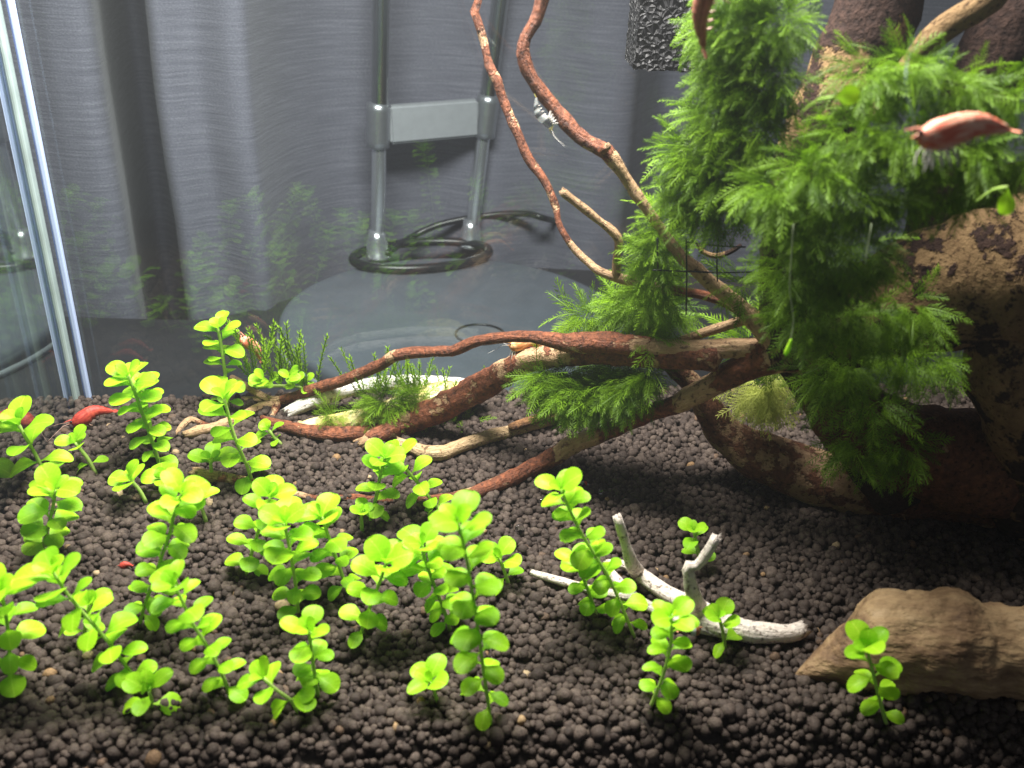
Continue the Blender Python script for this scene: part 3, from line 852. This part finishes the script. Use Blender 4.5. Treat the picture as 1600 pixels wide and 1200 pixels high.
def moss(label, blobs, seed, mat=MOSS, T=FROND, length=(70, 120), bias=(0, -.35, -.05), inner=.35, tint=(0.1, 1.0)):
    """blobs: (u, v, Y, rx_px, rz_px, depth_m, count)"""
    rng = np.random.default_rng(seed)
    pos, dirs, lens, tn = [], [], [], []
    for (u, v, y, rx, rz, dp, n) in blobs:
        c = np.array(PT(u, v, y, .010)); k = mpp(PY(u, v, y))
        for _ in range(n):
            d = rng.normal(size=3); d /= np.linalg.norm(d)
            if d[1] > 0.35: d[1] *= -1
            rr = rng.uniform(inner, .8)
            p = c + d * np.array([rx * k, dp, rz * k]) * rr
            dd = d + np.array(bias) + rng.normal(0, .35, 3)
            pos.append(p); dirs.append(dd); lens.append(rng.uniform(*length) * k)
            tn.append(rng.uniform(*tint))
    vs, fs, ti = place_fronds(T, pos, dirs, lens, rng, tint=tn)
    vs = vs.copy()
    Ti = np.array(TANK_INV)[:3]; Tw = np.array(TANK)[:3]
    lc = vs @ Ti[:, :3].T + Ti[:, 3]
    lc[:, 1] = np.minimum(lc[:, 1], -0.0012)
    vs = lc @ Tw[:, :3].T + Tw[:, 3]
    o = link("moss", mesh_np("moss", vs, fs, mat, False, {"tint": ("FLOAT", ti)}))
    tag(o, label, "moss", "moss growing in the tank", "stuff")
    return o

moss("bright feathery moss climbing the trunk beside the black sponge", [
    (1160, -40, .272, 70, 60, .025, 217), (1135, 40, .274, 52, 55, .022, 246), (1200, 40, .268, 60, 60, .025, 217), (1128, 110, .276, 42, 45, .02, 188), (1190, 120, .270, 55, 55, .024, 246),
    (1120, 180, .276, 45, 42, .02, 188), (1175, 200, .270, 48, 45, .022, 188), (1075, 240, .280, 34, 28, .016, 130), (1120, 260, .276, 50, 42, .02, 217), (1170, 285, .272, 42, 40, .02, 159), (1070, 295, .280, 30, 24, .015, 101), (1105, 325, .278, 42, 25, .016, 116)], 21, length=(32, 62), bias=(-.4, -.25, .05), tint=(0, .85))
moss("feathery moss column around the fork above the long branch", [
    (1035, 350, .292, 24, 28, .012, 72), (1028, 395, .294, 26, 28, .012, 108), (1022, 445, .296, 28, 28, .012, 130), (985, 478, .314, 38, 18, .010, 123), (1030, 490, .308, 25, 25, .010, 116), (915, 492, .320, 32, 8, .008, 58), (1022, 530, .297, 12, 8, .006, 20), (1150, 440, .284, 20, 20, .012, 36)], 22, length=(34, 60), bias=(-.2, .05, .1))
moss("dense moss hanging under the long branch above the gravel", [
    (880, 578, .320, 40, 8, .006, 72), (960, 572, .318, 40, 8, .006, 72), (850, 592, .312, 22, 16, .010, 87), (890, 612, .308, 34, 22, .012, 159), (930, 612, .306, 34, 26, .012, 159), (975, 600, .302, 34, 25, .012, 145), (1008, 580, .300, 22, 18, .012, 58)], 23, length=(30, 54), bias=(-.25, -.3, -.25), tint=(0, .75))
moss("large shaded moss mass on the stump below the pink shrimp", [  # low tint range puts part of this clump's shade into its colour
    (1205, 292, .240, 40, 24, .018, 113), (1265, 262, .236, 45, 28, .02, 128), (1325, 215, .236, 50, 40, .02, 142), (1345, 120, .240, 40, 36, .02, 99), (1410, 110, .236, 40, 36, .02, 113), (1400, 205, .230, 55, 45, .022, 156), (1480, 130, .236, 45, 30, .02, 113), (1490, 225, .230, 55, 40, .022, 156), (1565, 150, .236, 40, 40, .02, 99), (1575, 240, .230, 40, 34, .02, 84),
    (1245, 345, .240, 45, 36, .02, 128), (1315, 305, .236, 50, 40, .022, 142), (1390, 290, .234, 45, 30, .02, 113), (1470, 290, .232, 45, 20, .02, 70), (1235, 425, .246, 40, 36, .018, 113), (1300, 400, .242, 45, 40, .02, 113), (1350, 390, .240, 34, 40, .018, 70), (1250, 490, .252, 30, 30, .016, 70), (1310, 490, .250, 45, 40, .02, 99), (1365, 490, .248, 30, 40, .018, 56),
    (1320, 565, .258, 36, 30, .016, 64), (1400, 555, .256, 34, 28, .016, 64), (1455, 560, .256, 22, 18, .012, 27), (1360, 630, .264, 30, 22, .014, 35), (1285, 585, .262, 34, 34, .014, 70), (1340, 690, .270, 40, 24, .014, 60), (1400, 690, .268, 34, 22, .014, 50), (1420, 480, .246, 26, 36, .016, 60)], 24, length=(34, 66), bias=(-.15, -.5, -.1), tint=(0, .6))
moss("pale yellow green moss tuft hanging behind the forked branch", [
    (1188, 600, .312, 28, 12, .012, 100)], 25, MOSS_PALE, length=(40, 65), bias=(0, -.2, -.5))
moss("thin green moss on top of the forked branch beside the pale tuft", [
    (1175, 535, .306, 40, 14, .010, 60)], 26, length=(45, 70), bias=(0, -.2, .1))
moss("small moss cushion on the yellow stone", [
    (606, 628, .346, 36, 18, .006, 130), (655, 628, .346, 14, 14, .006, 40), (520, 650, .342, 20, 8, .004, 26), (645, 620, .350, 10, 16, .005, 25), (575, 642, .346, 16, 8, .005, 16)], 27, length=(26, 46), bias=(0, -.2, .5))
moss("upright moss stalks rising beside the small stone", [
    (580, 612, .356, 55, 10, .008, 14), (650, 605, .356, 50, 10, .008, 12), (700, 620, .358, 50, 12, .008, 10)], 28, T=STALK, length=(45, 75), bias=(0, 0, 2.6), tint=(.5, 1))
moss("upright moss stalks behind the left end of the long branch", [
    (405, 585, .372, 25, 10, .006, 10), (440, 590, .372, 25, 10, .006, 9), (480, 600, .372, 25, 8, .006, 6)], 29, T=STALK, length=(60, 100), bias=(0, 0, 3.2), tint=(.4, 1))
moss("low moss strands on the gravel behind the tan stick", [
    (715, 662, .352, 35, 10, .008, 30), (670, 680, .346, 25, 6, .005, 14)], 30, length=(25, 40), bias=(0, -.3, .1), tint=(0, .6))

# ------------------------------------------------------------------ lime stem plants
def leaf_mesh(k):
    rs = np.random.default_rng(500 + k)
    nt_, ns = 10, 5
    cup, curl = rs.uniform(.10, .40), rs.uniform(.0, .24)
    wmax = rs.uniform(.35, .45); twist = rs.uniform(-.15, .15); sk = rs.uniform(-.06, .06); wide = rs.uniform(1.15, 1.5)
    verts, faces = [], []
    for i in range(nt_):
        t = math.sin(math.pi / 2 * i / (nt_ - 1)) ** 1.15
        q_ = max(0.0, (t - .07) / .93) ** wide
        wd = max(wmax * math.sqrt(max(0, 1 - (2 * q_ - 1) ** 2)) * min(1, .35 + 2.6 * q_), .028 if i < nt_ - 1 else .012)
        for j in range(ns):
            q = -1 + 2 * j / (ns - 1)
            yy = q * wd
            zz = cup * yy * yy * 1.3 - curl * t * t + .10 * math.sin(t * math.pi) + twist * yy * t - .022 * (abs(q) < .01) + .012 * math.sin(9 * t + 3 * q + k)
            verts.append((t, yy + sk * t * t, zz))
    for i in range(nt_ - 1):
        for j in range(ns - 1):
            a = i * ns + j; faces.append([a, a + 1, a + 1 + ns, a + ns])
    return mesh_np("leaf", verts, faces, LEAF, True)
LEAVES = [leaf_mesh(k) for k in range(9)]

def put_leaf(parent, p, d, upv, L, k=None, name="leaf", mesh=None):
    o = bpy.data.objects.new(name, mesh or LEAVES[random.randrange(len(LEAVES)) if k is None else k])
    COL.objects.link(o)
    o.parent = parent
    x = d.normalized(); y = upv.cross(x)
    if y.length < 1e-4: y = V((1, 0, 0)).cross(x)
    y.normalize(); z = x.cross(y)
    m = Matrix((x, y, z)).transposed().to_4x4()
    m = m @ Matrix.Diagonal((L, L * random.uniform(.72, 1.08), L * random.uniform(.8, 1.2), 1))
    m.translation = p - V(parent.location)
    o.matrix_local = m
    return o

def plant(label, stem, leaf_px, nodes=None, top=True, lean=0.0, phi=None, base_y=None, gap=.50):
    """stem: list of (u, v) from the gravel up; standing at the base's depth, leaning by lean metres in depth"""
    u0, v0 = stem[0]
    g = G(u0, v0, 0.001)
    y0 = base_y or g.y
    n = len(stem)
    pts = [PY(u, v, y0 + lean * i / max(1, n - 1)) for i, (u, v) in enumerate(stem)]
    if not base_y: pts[0].z = min(pts[0].z, 0.0)
    e = empty("stem_plant", pts[0], label, "plant", "lime green stem plants in the gravel")
    k = mpp(pts[-1]); k0 = mpp(pts[0])
    rows = [(p.x, p.y, p.z, (3.2 - 0.9 * i / n) * k) for i, p in enumerate(pts)]
    link("stem", tube_mesh("stem", rows, STEM, 7, .05, .0015, 300), e)
    s = spline([r[:3] for r in rows], .0006)
    cum = np.concatenate([[0], np.cumsum(np.linalg.norm(np.diff(s, axis=0), axis=1))])
    tot = cum[-1]
    L = leaf_px * 0.94 * k
    if nodes is None: nodes = max(2, int(round(tot / (L * gap))))
    ph = random.uniform(0, math.pi) if phi is None else phi
    def at(d_):
        i = int(np.clip(np.searchsorted(cum, d_), 1, len(s) - 1))
        t = V(s[min(i + 4, len(s) - 1)] - s[max(0, i - 5)]).normalized()
        return V(s[i]), t
    for j in range(nodes):
        fr = (j + .55) / nodes if nodes > 1 else .9
        p, t = at(tot * (0.06 + .93 * fr ** .93))
        a = V((1, 0, 0)); b = t.cross(a).normalized(); a = b.cross(t).normalized()
        up_el = math.radians(2 + 30 * fr ** 2 + random.uniform(-14, 14))
        sc = (.80 + .22 * fr) * (1.0 if j < nodes - 1 else 1.02)
        for sd in (0, 1):
            f = ph + j * math.pi / 2 + sd * math.pi + random.uniform(-.3, .3)
            d = (a * math.cos(f) + b * math.sin(f)) * math.cos(up_el) + t * math.sin(up_el)
            d.z -= 0.10 * (1 - fr)
            put_leaf(e, p + d * (.04 * L), d, (t * .8 + V((0, -.25, .55))), L * sc * random.uniform(.85, 1.15))
    if top:
        p, t = at(tot)
        a = V((1, 0, 0)); b = t.cross(a).normalized(); a = b.cross(t).normalized()
        for q in range(4):
            f = ph + nodes * math.pi / 2 + q * math.pi / 2 + random.uniform(-.25, .25)
            el = math.radians(random.uniform(28, 48) if q % 2 == 0 else random.uniform(50, 68))
            d = (a * math.cos(f) + b * math.sin(f)) * math.cos(el) + t * math.sin(el)
            put_leaf(e, p, d, t * .6 + V((0, -.5, .6)), L * (random.uniform(.85, 1.05) if q % 2 == 0 else random.uniform(.55, .72)))
    return e

PL = [
 ("tall lime plant nearest the camera, lowest leaf touching the front gravel", [(768, 1128), (760, 1080), (754, 1035), (748, 990), (741, 945), (733, 895), (724, 850), (716, 818)], 62, dict(gap=0.52)),
 ("tiny four leaved lime plant beside the foot of the tallest front plant", [(684, 1093), (678, 1078), (672, 1066)], 46, dict(nodes=1)),
 ("leaning lime plant with bare lower stem behind the tiny four leaved one", [(561, 998), (570, 970), (582, 938), (594, 908), (603, 880)], 52, {}),
 ("slim lime plant right above the low broad rosette in front", [(497, 1084), (491, 1048), (486, 1012), (483, 985)], 46, {}),
 ("low broad lime rosette sprawling on the front gravel", [(466, 1112), (455, 1095), (432, 1078), (412, 1060)], 50, dict(nodes=2)),
 ("single drooping lime sprout touching the low rosette", [(462, 1104), (468, 1094), (474, 1086)], 48, dict(nodes=1, top=False)),
 ("lime plant leaning left with evenly spaced paired leaves on bare gravel", [(360, 1088), (350, 1060), (336, 1032), (319, 1002), (301, 974), (286, 942), (273, 915)], 46, dict(gap=0.52)),
 ("long lime stem leaning far left over the front gravel", [(222, 1072), (196, 1040), (172, 1006), (146, 976), (120, 946), (98, 918), (84, 896)], 58, dict(gap=0.43)),
 ("small bushy lime sprout at the foot of the long leaning stem", [(236, 1106), (236, 1092), (232, 1080)], 50, dict(nodes=2)),
 ("lime plant leaning right with a thin bare foot mid gravel", [(217, 976), (226, 946), (240, 908), (254, 866), (264, 838), (273, 802), (284, 772)], 50, dict(gap=0.46)),
 ("big leaved lime plant cut by the left picture edge", [(16, 1066), (15, 1030), (13, 990), (8, 955), (2, 925)], 56, {}),
 ("small lime plant under the long leaning stem", [(130, 1004), (133, 982), (136, 962), (140, 945)], 40, dict(nodes=2)),
 ("bushy lime plant in front of the small glass side sprig", [(62, 872), (72, 836), (82, 796), (87, 766)], 50, dict(gap=0.42)),
 ("large leaved lime plant beside the side glass, leaning left", [(92, 760), (68, 732), (52, 704), (38, 680), (30, 664)], 56, dict(gap=0.55)),
 ("small lime sprig below the red shrimp by the side glass", [(150, 738), (138, 718), (126, 702), (118, 692)], 34, dict(nodes=2)),
 ("dense tall lime plant beside the corner seam", [(250, 728), (242, 702), (230, 668), (219, 636), (208, 606), (200, 588)], 44, dict(gap=0.33)),
 ("short lime plant hugging the dense tall one at the corner seam", [(236, 690), (234, 660), (228, 630), (224, 606)], 38, dict(gap=0.40)),
 ("flat lime rosette in front of the dense corner plant", [(228, 782), (218, 766), (206, 752)], 40, dict(nodes=1)),
 ("second smaller flat rosette beside the half buried branch end", [(268, 770), (262, 758), (256, 748)], 36, dict(nodes=1)),
 ("lime plant with big rounded leaves over the bare branch tips", [(396, 758), (386, 728), (372, 696), (362, 668), (355, 640), (350, 624)], 50, dict(gap=0.49)),
 ("tallest rear lime plant rising behind the bare branch tips", [(356, 640), (354, 604), (350, 570), (345, 536), (341, 514)], 36, dict(gap=0.48)),
 ("little lime rosette over the half buried end of the low branch", [(331, 748), (330, 732), (329, 722)], 42, dict(nodes=1)),
 ("tiny lime sprig left of the splintered thick branch", [(440, 692), (428, 682), (420, 672)], 26, dict(nodes=2)),
 ("lime plant leaning right in front of the half buried branch", [(384, 896), (394, 862), (406, 824), (416, 796), (422, 778)], 46, dict(gap=0.49)),
 ("tall lime plant in the middle of the central trio", [(466, 960), (463, 922), (457, 884), (451, 848), (444, 818)], 50, dict(gap=0.44)),
 ("lime plant on the right of the central trio, leaning left", [(546, 928), (534, 896), (522, 862), (510, 828), (503, 808)], 48, dict(gap=0.46)),
 ("small side sprout behind the leaning left central plant", [(322, 812), (316, 796), (310, 782)], 36, dict(nodes=1)),
 ("thin lime plant with a slim stem in front of the tan stick end", [(577, 814), (588, 776), (594, 744), (602, 716)], 40, dict(gap=0.55)),
 ("lime plant leaning left over the low red branch", [(694, 802), (670, 776), (646, 746), (628, 726), (618, 714)], 44, dict(gap=0.48)),
 ("tiny lime seedling beside the thin slim stemmed plant", [(566, 828), (565, 812), (565, 800)], 26, dict(nodes=1)),
 ("bushy lime plant half hidden behind the tallest front plant", [(704, 982), (692, 948), (676, 908), (664, 872), (660, 852)], 44, dict(gap=0.35)),
 ("lime sprig at the thin tip of the bleached twig", [(796, 912), (788, 892), (780, 872)], 42, dict(nodes=2)),
 ("tall lime plant leaning left across the bleached twig", [(992, 992), (976, 958), (954, 908), (930, 868), (908, 832), (890, 796), (877, 766)], 48, dict(gap=0.44)),
 ("short lime plant at the left arm of the bleached twig", [(932, 960), (922, 930), (910, 900), (902, 880)], 40, dict(gap=0.48)),
 ("upright lime plant in front of the bleached twig", [(1016, 1102), (1032, 1066), (1043, 1030), (1049, 996), (1049, 966)], 46, dict(gap=0.49)),
 ("small lime plant in front of the broken end of the bleached twig", [(1134, 1016), (1130, 990), (1124, 966)], 42, dict(nodes=2)),
 ("small lime plant behind the right fork of the bleached twig", [(1094, 884), (1090, 856), (1084, 830)], 34, dict(nodes=2)),
 ("lone shaded green plant standing in front of the long brown stone", [(1386, 1126), (1374, 1092), (1364, 1052), (1354, 1012)], 52, dict(gap=0.63)),
]
for lab, st, lp, kw in PL:
    plant(lab, st, lp, **kw)

# creeping plant with small round leaves behind the branch
def creeper():
    e = empty("creeping_plant", G(440, 616), "creeping plant of small round bright leaves behind the long branch", "plant")
    pts = [PT(400, 606, .366), PT(430, 603, .366), PT(460, 604, .366), PT(490, 608, .366)]
    link("stem", tube_mesh("stem", [(*p, .0008) for p in pts], STEM, 6, .05, .002, 300), e)
    for k in range(26):
        p = PT(random.uniform(398, 488), random.uniform(582, 612), random.uniform(.352, .364), .006)
        d = V((random.uniform(-1, 1), random.uniform(-1, .3), random.uniform(.1, .8)))
        put_leaf(e, p, d, V((0, -.6, 1)), random.uniform(16, 25) * mpp(p))
creeper()

for (lab, tip, root, L) in (("loose yellow green leaf caught in the moss above the pink shrimp", (1302, 152), (1340, 148), 40), ("pale green leaf hanging from a thread below the pink shrimp", (1574, 292), (1568, 330), 44)):
    p = PY(*root, .190); q = PY(*tip, .192)
    e = empty("loose_leaf", q, lab, "leaf")
    put_leaf(e, q, p - q, V((0, -1, .35)), L * mpp(p), name="blade")
    z = PY(tip[0] - 48, tip[1] + 22, .2)
    link("stalk", tube_mesh("stalk", [(*z, .0002), (*((z + q) / 2 + V((0, 0, .001))), .00025), (*q, .0003)], STEM, 6, .0, .002), e)

for lab, pts, tipr in (("fine pale thread with a bright green tip hanging in the shaded moss", [(1240, 350, .205), (1236, 410, .205), (1234, 455, .205), (1240, 500, .205), (1236, 528, .205), (1231, 545, .205)], 5.5),
                       ("thin whitish thread crossing the dark gap beside the stump", [(1362, 350, .205), (1356, 385, .205), (1352, 412, .205)], 0)):
    P_ = [PY(*q) for q in pts]
    e = empty("plant_thread", P_[-1], lab, "plant thread")
    link("strand", tube_mesh("strand", [(*p, 0.9 * mpp(p)) for p in P_], LEGP_, 7, .1, .002, 300), e)
    if tipr:
        a = P_[-1]
        link("tip", tube_mesh("tip", [(*(a + V((.0004, 0, .0028))), tipr * .3 * mpp(a)), (*a, tipr * .75 * mpp(a)), (*(a + V((-.0004, 0, -.0016))), tipr * .5 * mpp(a))], LEAF, 9, .1, .0006, 400), e)

# ------------------------------------------------------------------ shrimps
M_RED = mat_shrimp("red_shrimp_shell", (0.30, 0.022, 0.014), (0.50, 0.07, 0.04))
M_PINK = mat_shrimp("pink_shrimp_shell", (0.70, 0.15, 0.08), (0.90, 0.50, 0.34))
M_BROWN = mat_shrimp("brown_pink_shell", (0.28, 0.09, 0.05), (0.5, 0.2, 0.13))
M_ORANGE = mat_shrimp("orange_shrimp_shell", (0.6, 0.22, 0.06), (0.8, 0.5, 0.25))
K, W_, Y_ = (0.02, 0.02, 0.018), (0.42, 0.44, 0.42), (0.45, 0.40, 0.10)
M_BAND = mat_shrimp("black_white_shell", K, W_, [(0, Y_), (.12, K), (.34, W_), (.5, K), (.62, W_), (.72, K), (.80, W_)], .55)
Rr = (0.6, 0.07, 0.03)
M_CRYSTAL = mat_shrimp("red_white_shell", K, W_, [(0, W_), (.10, Rr), (.3, W_), (.48, Rr), (.58, W_), (.75, Rr), (.85, W_)])
Bn = (0.3, 0.12, 0.04)
M_BEE = mat_shrimp("brown_white_shell", K, W_, [(0, Bn), (.28, W_), (.5, K), (.7, W_), (.85, Bn)])
LEGM = mat_plain("shrimp_leg", (0.62, 0.38, 0.30), 0.4)
LEGP = mat_plain("pale_shrimp_leg", (0.7, 0.66, 0.6), 0.4)
ANT = mat_plain("shrimp_feeler", (0.30, 0.42, 0.40), 0.4)

def shrimp(label, head, tail, y_head, y_tail, thick_px, mat, legm, arch=.10, up=V((0, 0, 1)), feelers=True, curl=.0, leg_len=.17):
    H, T = PT(*head, y_head, .006), PT(*tail, y_tail, .006)
    X = T - H; L = X.length
    x = X.normalized(); yv = up.cross(x).normalized(); z = x.cross(yv).normalized()
    e = empty("shrimp", H.lerp(T, .4) - z * .1 * L, label, "shrimp", "shrimps in the tank")
    r0 = thick_px * .5 * mpp(H)
    def W(a, b, c): return H + x * (a * L) + yv * (b * L) + z * (c * L)
    prof = [(0, .02, .05), (.05, .03, .18), (.10, .02, .55), (.18, .01, .86), (.28, .02, 1.0), (.38, .05, 1.0), (.46, .08, .92), (.54, .10, .86), (.62, .10, .76), (.70, .08, .66), (.78, .04, .54), (.86, -.01, .42), (.93, -.05, .30), (.97, -.08, .16)]
    rows, fibz = [], []
    for a, c, r in prof:
        p = W(a, 0, c * arch / .1)
        rows.append((p.x, p.y, p.z, r0 * r, .3))
    me = tube_mesh("body", rows, mat, 14, .035, L / 60, 700, squash=1.12)
    # segment the abdomen: gentle rings
    co = np.empty(len(me.vertices) * 3, dtype=np.float32); me.vertices.foreach_get("co", co); co = co.reshape(-1, 3)
    tpar = ((co - np.array(H)) @ np.array(x)) / L
    cen = np.stack([np.interp(tpar, [q[0] for q in prof], [r[k] for r in rows]) for k in range(3)], axis=1)
    seg = np.where(tpar > .42, 1 + .07 * np.abs(np.sin((tpar - .42) * math.pi / .09)) - .03, 1.0)
    co = cen + (co - cen) * seg[:, None]
    me.vertices.foreach_set("co", co.astype(np.float32).ravel())
    f = np.stack([tpar * 0 + (co - cen) @ np.array(yv) / r0, (co - cen) @ np.array(z) / r0, np.clip(tpar, 0, 1)], axis=1)
    me.attributes["fib"].data.foreach_set("vector", f.astype(np.float32).ravel())
    link("body", me, e)
    # rostrum
    a0, a1 = W(.08, 0, .05 + .3 * r0 / L), W(-.08, 0, .06 + .3 * r0 / L)
    link("rostrum", tube_mesh("rostrum", [(*a0, r0 * .16), (*a0.lerp(a1, .5), r0 * .10), (*a1, r0 * .02)], mat, 6, 0, L / 30), e)
    # tail fan
    tb_ = W(.95, 0, -.07 * arch / .1)
    for q in (-2, -1, 0, 1, 2):
        d = (x + yv * (.38 * q) - z * .25).normalized()
        s_ = d.cross(z).normalized(); ln = L * (.15 - .012 * abs(q)); wd = L * .024
        vs = [tb_, tb_ + d * ln * .5 + s_ * wd, tb_ + d * ln * .9 + s_ * wd * .8, tb_ + d * ln, tb_ + d * ln * .9 - s_ * wd * .8, tb_ + d * ln * .5 - s_ * wd]
        vs2 = [p + z * (.006 * L) for p in vs]
        n = 6
        fs = [list(range(n))[::-1], [n + i for i in range(n)]] + [[i, (i + 1) % n, n + (i + 1) % n, n + i] for i in range(n)]
        link("tail_fin", mesh_np("tail_fin", [tuple(p) for p in vs + vs2], fs, mat, False), e)
    # legs and swimmerets
    for k in range(5):
        a = .16 + .055 * k
        for sd in (-1, 1):
            spread = random.uniform(.03, .08)
            p0 = W(a, sd * .03, .0 - .5 * r0 / L)
            p1 = W(a - .03 + .015 * k, sd * (.05 + spread), -leg_len * .55 - .4 * r0 / L)
            p2 = W(a - .06 + .035 * k, sd * (.05 + spread * .6), -leg_len - .4 * r0 / L)
            link("leg", tube_mesh("leg", [(*p0, L * .014), (*p1, L * .010), (*p2, L * .004)], legm, 6, 0, L / 30), e)
    for k in range(4):
        a = .50 + .09 * k
        p0 = W(a, 0, .08 * arch / .1 - .7 * r0 / L); p1 = W(a - .02, 0, .08 * arch / .1 - .7 * r0 / L - .07)
        link("swimmeret", tube_mesh("swimmeret", [(*p0, L * .013), (*p0.lerp(p1, .6), L * .012), (*p1, L * .004)], legm, 6, 0, L / 40), e)
    for sd in (-1, 1):
        p = W(.07, sd * .035, .035 + .25 * r0 / L)
        bm = bmesh.new(); bmesh.ops.create_icosphere(bm, subdivisions=2, radius=max(r0 * .16, L * .014)); bm.transform(Matrix.Translation(p))
        em = bpy.data.meshes.new("eye"); bm.to_mesh(em); bm.free(); em.materials.append(BLACK)
        link("eye", em, e)
    if feelers:
        for sd in (-1, 1):
            p0 = W(.03, sd * .02, .03)
            if feelers == "up":
                pts = [p0, PY(1428, 190, y_head), PY(1416, 135 + 8 * sd, y_head + .002 * sd), PY(1418, 95, y_head + .003), PY(1436 + 10 * sd, 55, y_head + .004)]
            else:
                pts = [p0, W(-.12, sd * .08, .06), W(-.32, sd * .2, .02), W(-.55, sd * .3, -.05)]
            link("feeler", tube_mesh("feeler", [(*p, L * .005 * (1 - .2 * i)) for i, p in enumerate(pts)], ANT if feelers == "up" else legm, 6, 0, L / 14), e)
    return e

shrimp("large pink red shrimp with raised blue feelers on the big moss mass", (1424, 218), (1582, 196), .174, .176, 45, M_PINK, LEGP, arch=.055, feelers="up", leg_len=.26)
shrimp("deep red shrimp on the gravel at the corner seam", (108, 664), (176, 638), gy(130, 676), gy(165, 660), 22, M_RED, LEGM, leg_len=.12)
shrimp("pale red shrimp climbing behind the upright moss stalks", (374, 524), (410, 562), .376, .378, 17, M_PINK, LEGM, up=V((.7, 0, .7)))
shrimp("orange shrimp clinging below the long branch, legs hanging", (792, 541), (852, 540), .322, .326, 18, M_ORANGE, LEGP, leg_len=.4)
shrimp("black and white banded shrimp hanging under the upper branch", (865, 204), (833, 154), .287, .290, 13, M_BAND, LEGP, up=V((-.8, 0, -.55)))
shrimp("brown pink shrimp head up in front of the black sponge", (1114, -70), (1094, 80), .215, .222, 34, M_BROWN, LEGM, up=V((-1, -.3, .2)), feelers=False, arch=.05)
shrimp("red and white shrimp on gravel behind the tall leaning plant", (884, 757), (936, 767), .306, .307, 13, M_CRYSTAL, LEGP, leg_len=.1)
shrimp("brown and white striped shrimp under the bleached twig", (1096, 984), (1060, 984), .2085, .2085, 20, M_BEE, LEGP, leg_len=.1)
shrimp("tiny red baby shrimp on open gravel between lime stems", (186, 886), (206, 882), gy(190, 888), gy(190, 888), 11, M_RED, LEGM, feelers=False, leg_len=.1)

# ------------------------------------------------------------------ sponge filter block, net, bubbles
def build_sponge():
    a = PY(981, 96, .372); b = PY(1104, 100, .372)
    x0, x1 = a.x, b.x
    z0, z1 = a.z, a.z + 0.09
    y0, y1 = .350, .383
    bm = bmesh.new(); bmesh.ops.create_cube(bm, size=1)
    bmesh.ops.subdivide_edges(bm, edges=bm.edges[:], cuts=48, use_grid_fill=True)
    for vv in bm.verts:
        q = V(((x0 + x1) / 2 + vv.co.x * (x1 - x0), (y0 + y1) / 2 + vv.co.y * (y1 - y0), (z0 + z1) / 2 + vv.co.z * (z1 - z0)))
        n = mnoise.noise_vector(q * 900)
        c = mnoise.cell(q * 700)
        vv.co = q + n * .0004 + V((vv.co.x, vv.co.y, vv.co.z)) * (-.0008 * c)
    me = bpy.data.meshes.new("sponge_filter"); bm.to_mesh(me); bm.free()
    me.materials.append(mat_foam())
    o = link("sponge_filter", me)
    tag(o, "black foam sponge block of the filter by the back glass", "filter sponge")
build_sponge()

def build_net():
    e = empty("plastic_net", PY(1075, 490, .2925), "thin black net holding the moss against the forked branches", "net")
    for us in ([(1072, 372), (1073, 430), (1072, 492)], [(1123, 372), (1120, 400), (1121, 440)], [(1027, 372), (1028, 424)]):
        link("strand", tube_mesh("strand", [(*PY(u, v, .2785), .00028) for u, v in us], BLACK, 6, 0, .004), e)
    for us in ([(1072, 378), (1120, 384), (1165, 386)], [(1020, 422), (1075, 424), (1125, 426), (1175, 425)]):
        link("strand", tube_mesh("strand", [(*PY(u, v, .279), .00028) for u, v in us], BLACK, 6, 0, .004), e)
build_net()

def bubbles():
    m, N, Lk, out = new_mat("air_bubble")
    b = N("ShaderNodeBsdfPrincipled", i_Roughness=0.02, i_IOR=1.33)
    b.inputs["Transmission Weight"].default_value = 1.0
    b.inputs["Base Color"].default_value = (0.9, 0.95, 1, 1)
    Lk(b.outputs[0], out.inputs[0])
    for (u, v, r, lab) in ((846, 783, 5, "clear round bubble on gravel behind the tall leaning plant"), (812, 826, 8, "clear glassy bubble on open gravel right of the tallest plant"), (938, 768, 4, "bright tiny bubble beside the red and white shrimp")):
        g = G(u, v, .0025); rr = r * mpp(g)
        bm = bmesh.new(); bmesh.ops.create_icosphere(bm, subdivisions=3, radius=rr)
        for vv in bm.verts: vv.co = g + vv.co * (1 + .15 * mnoise.noise(vv.co * 500))
        me = bpy.data.meshes.new("air_bubble"); bm.to_mesh(me); bm.free(); me.materials.append(m)
        for pl in me.polygons: pl.use_smooth = True
        tag(link("air_bubble", me), lab, "bubble", "bubbles on the gravel")
bubbles()
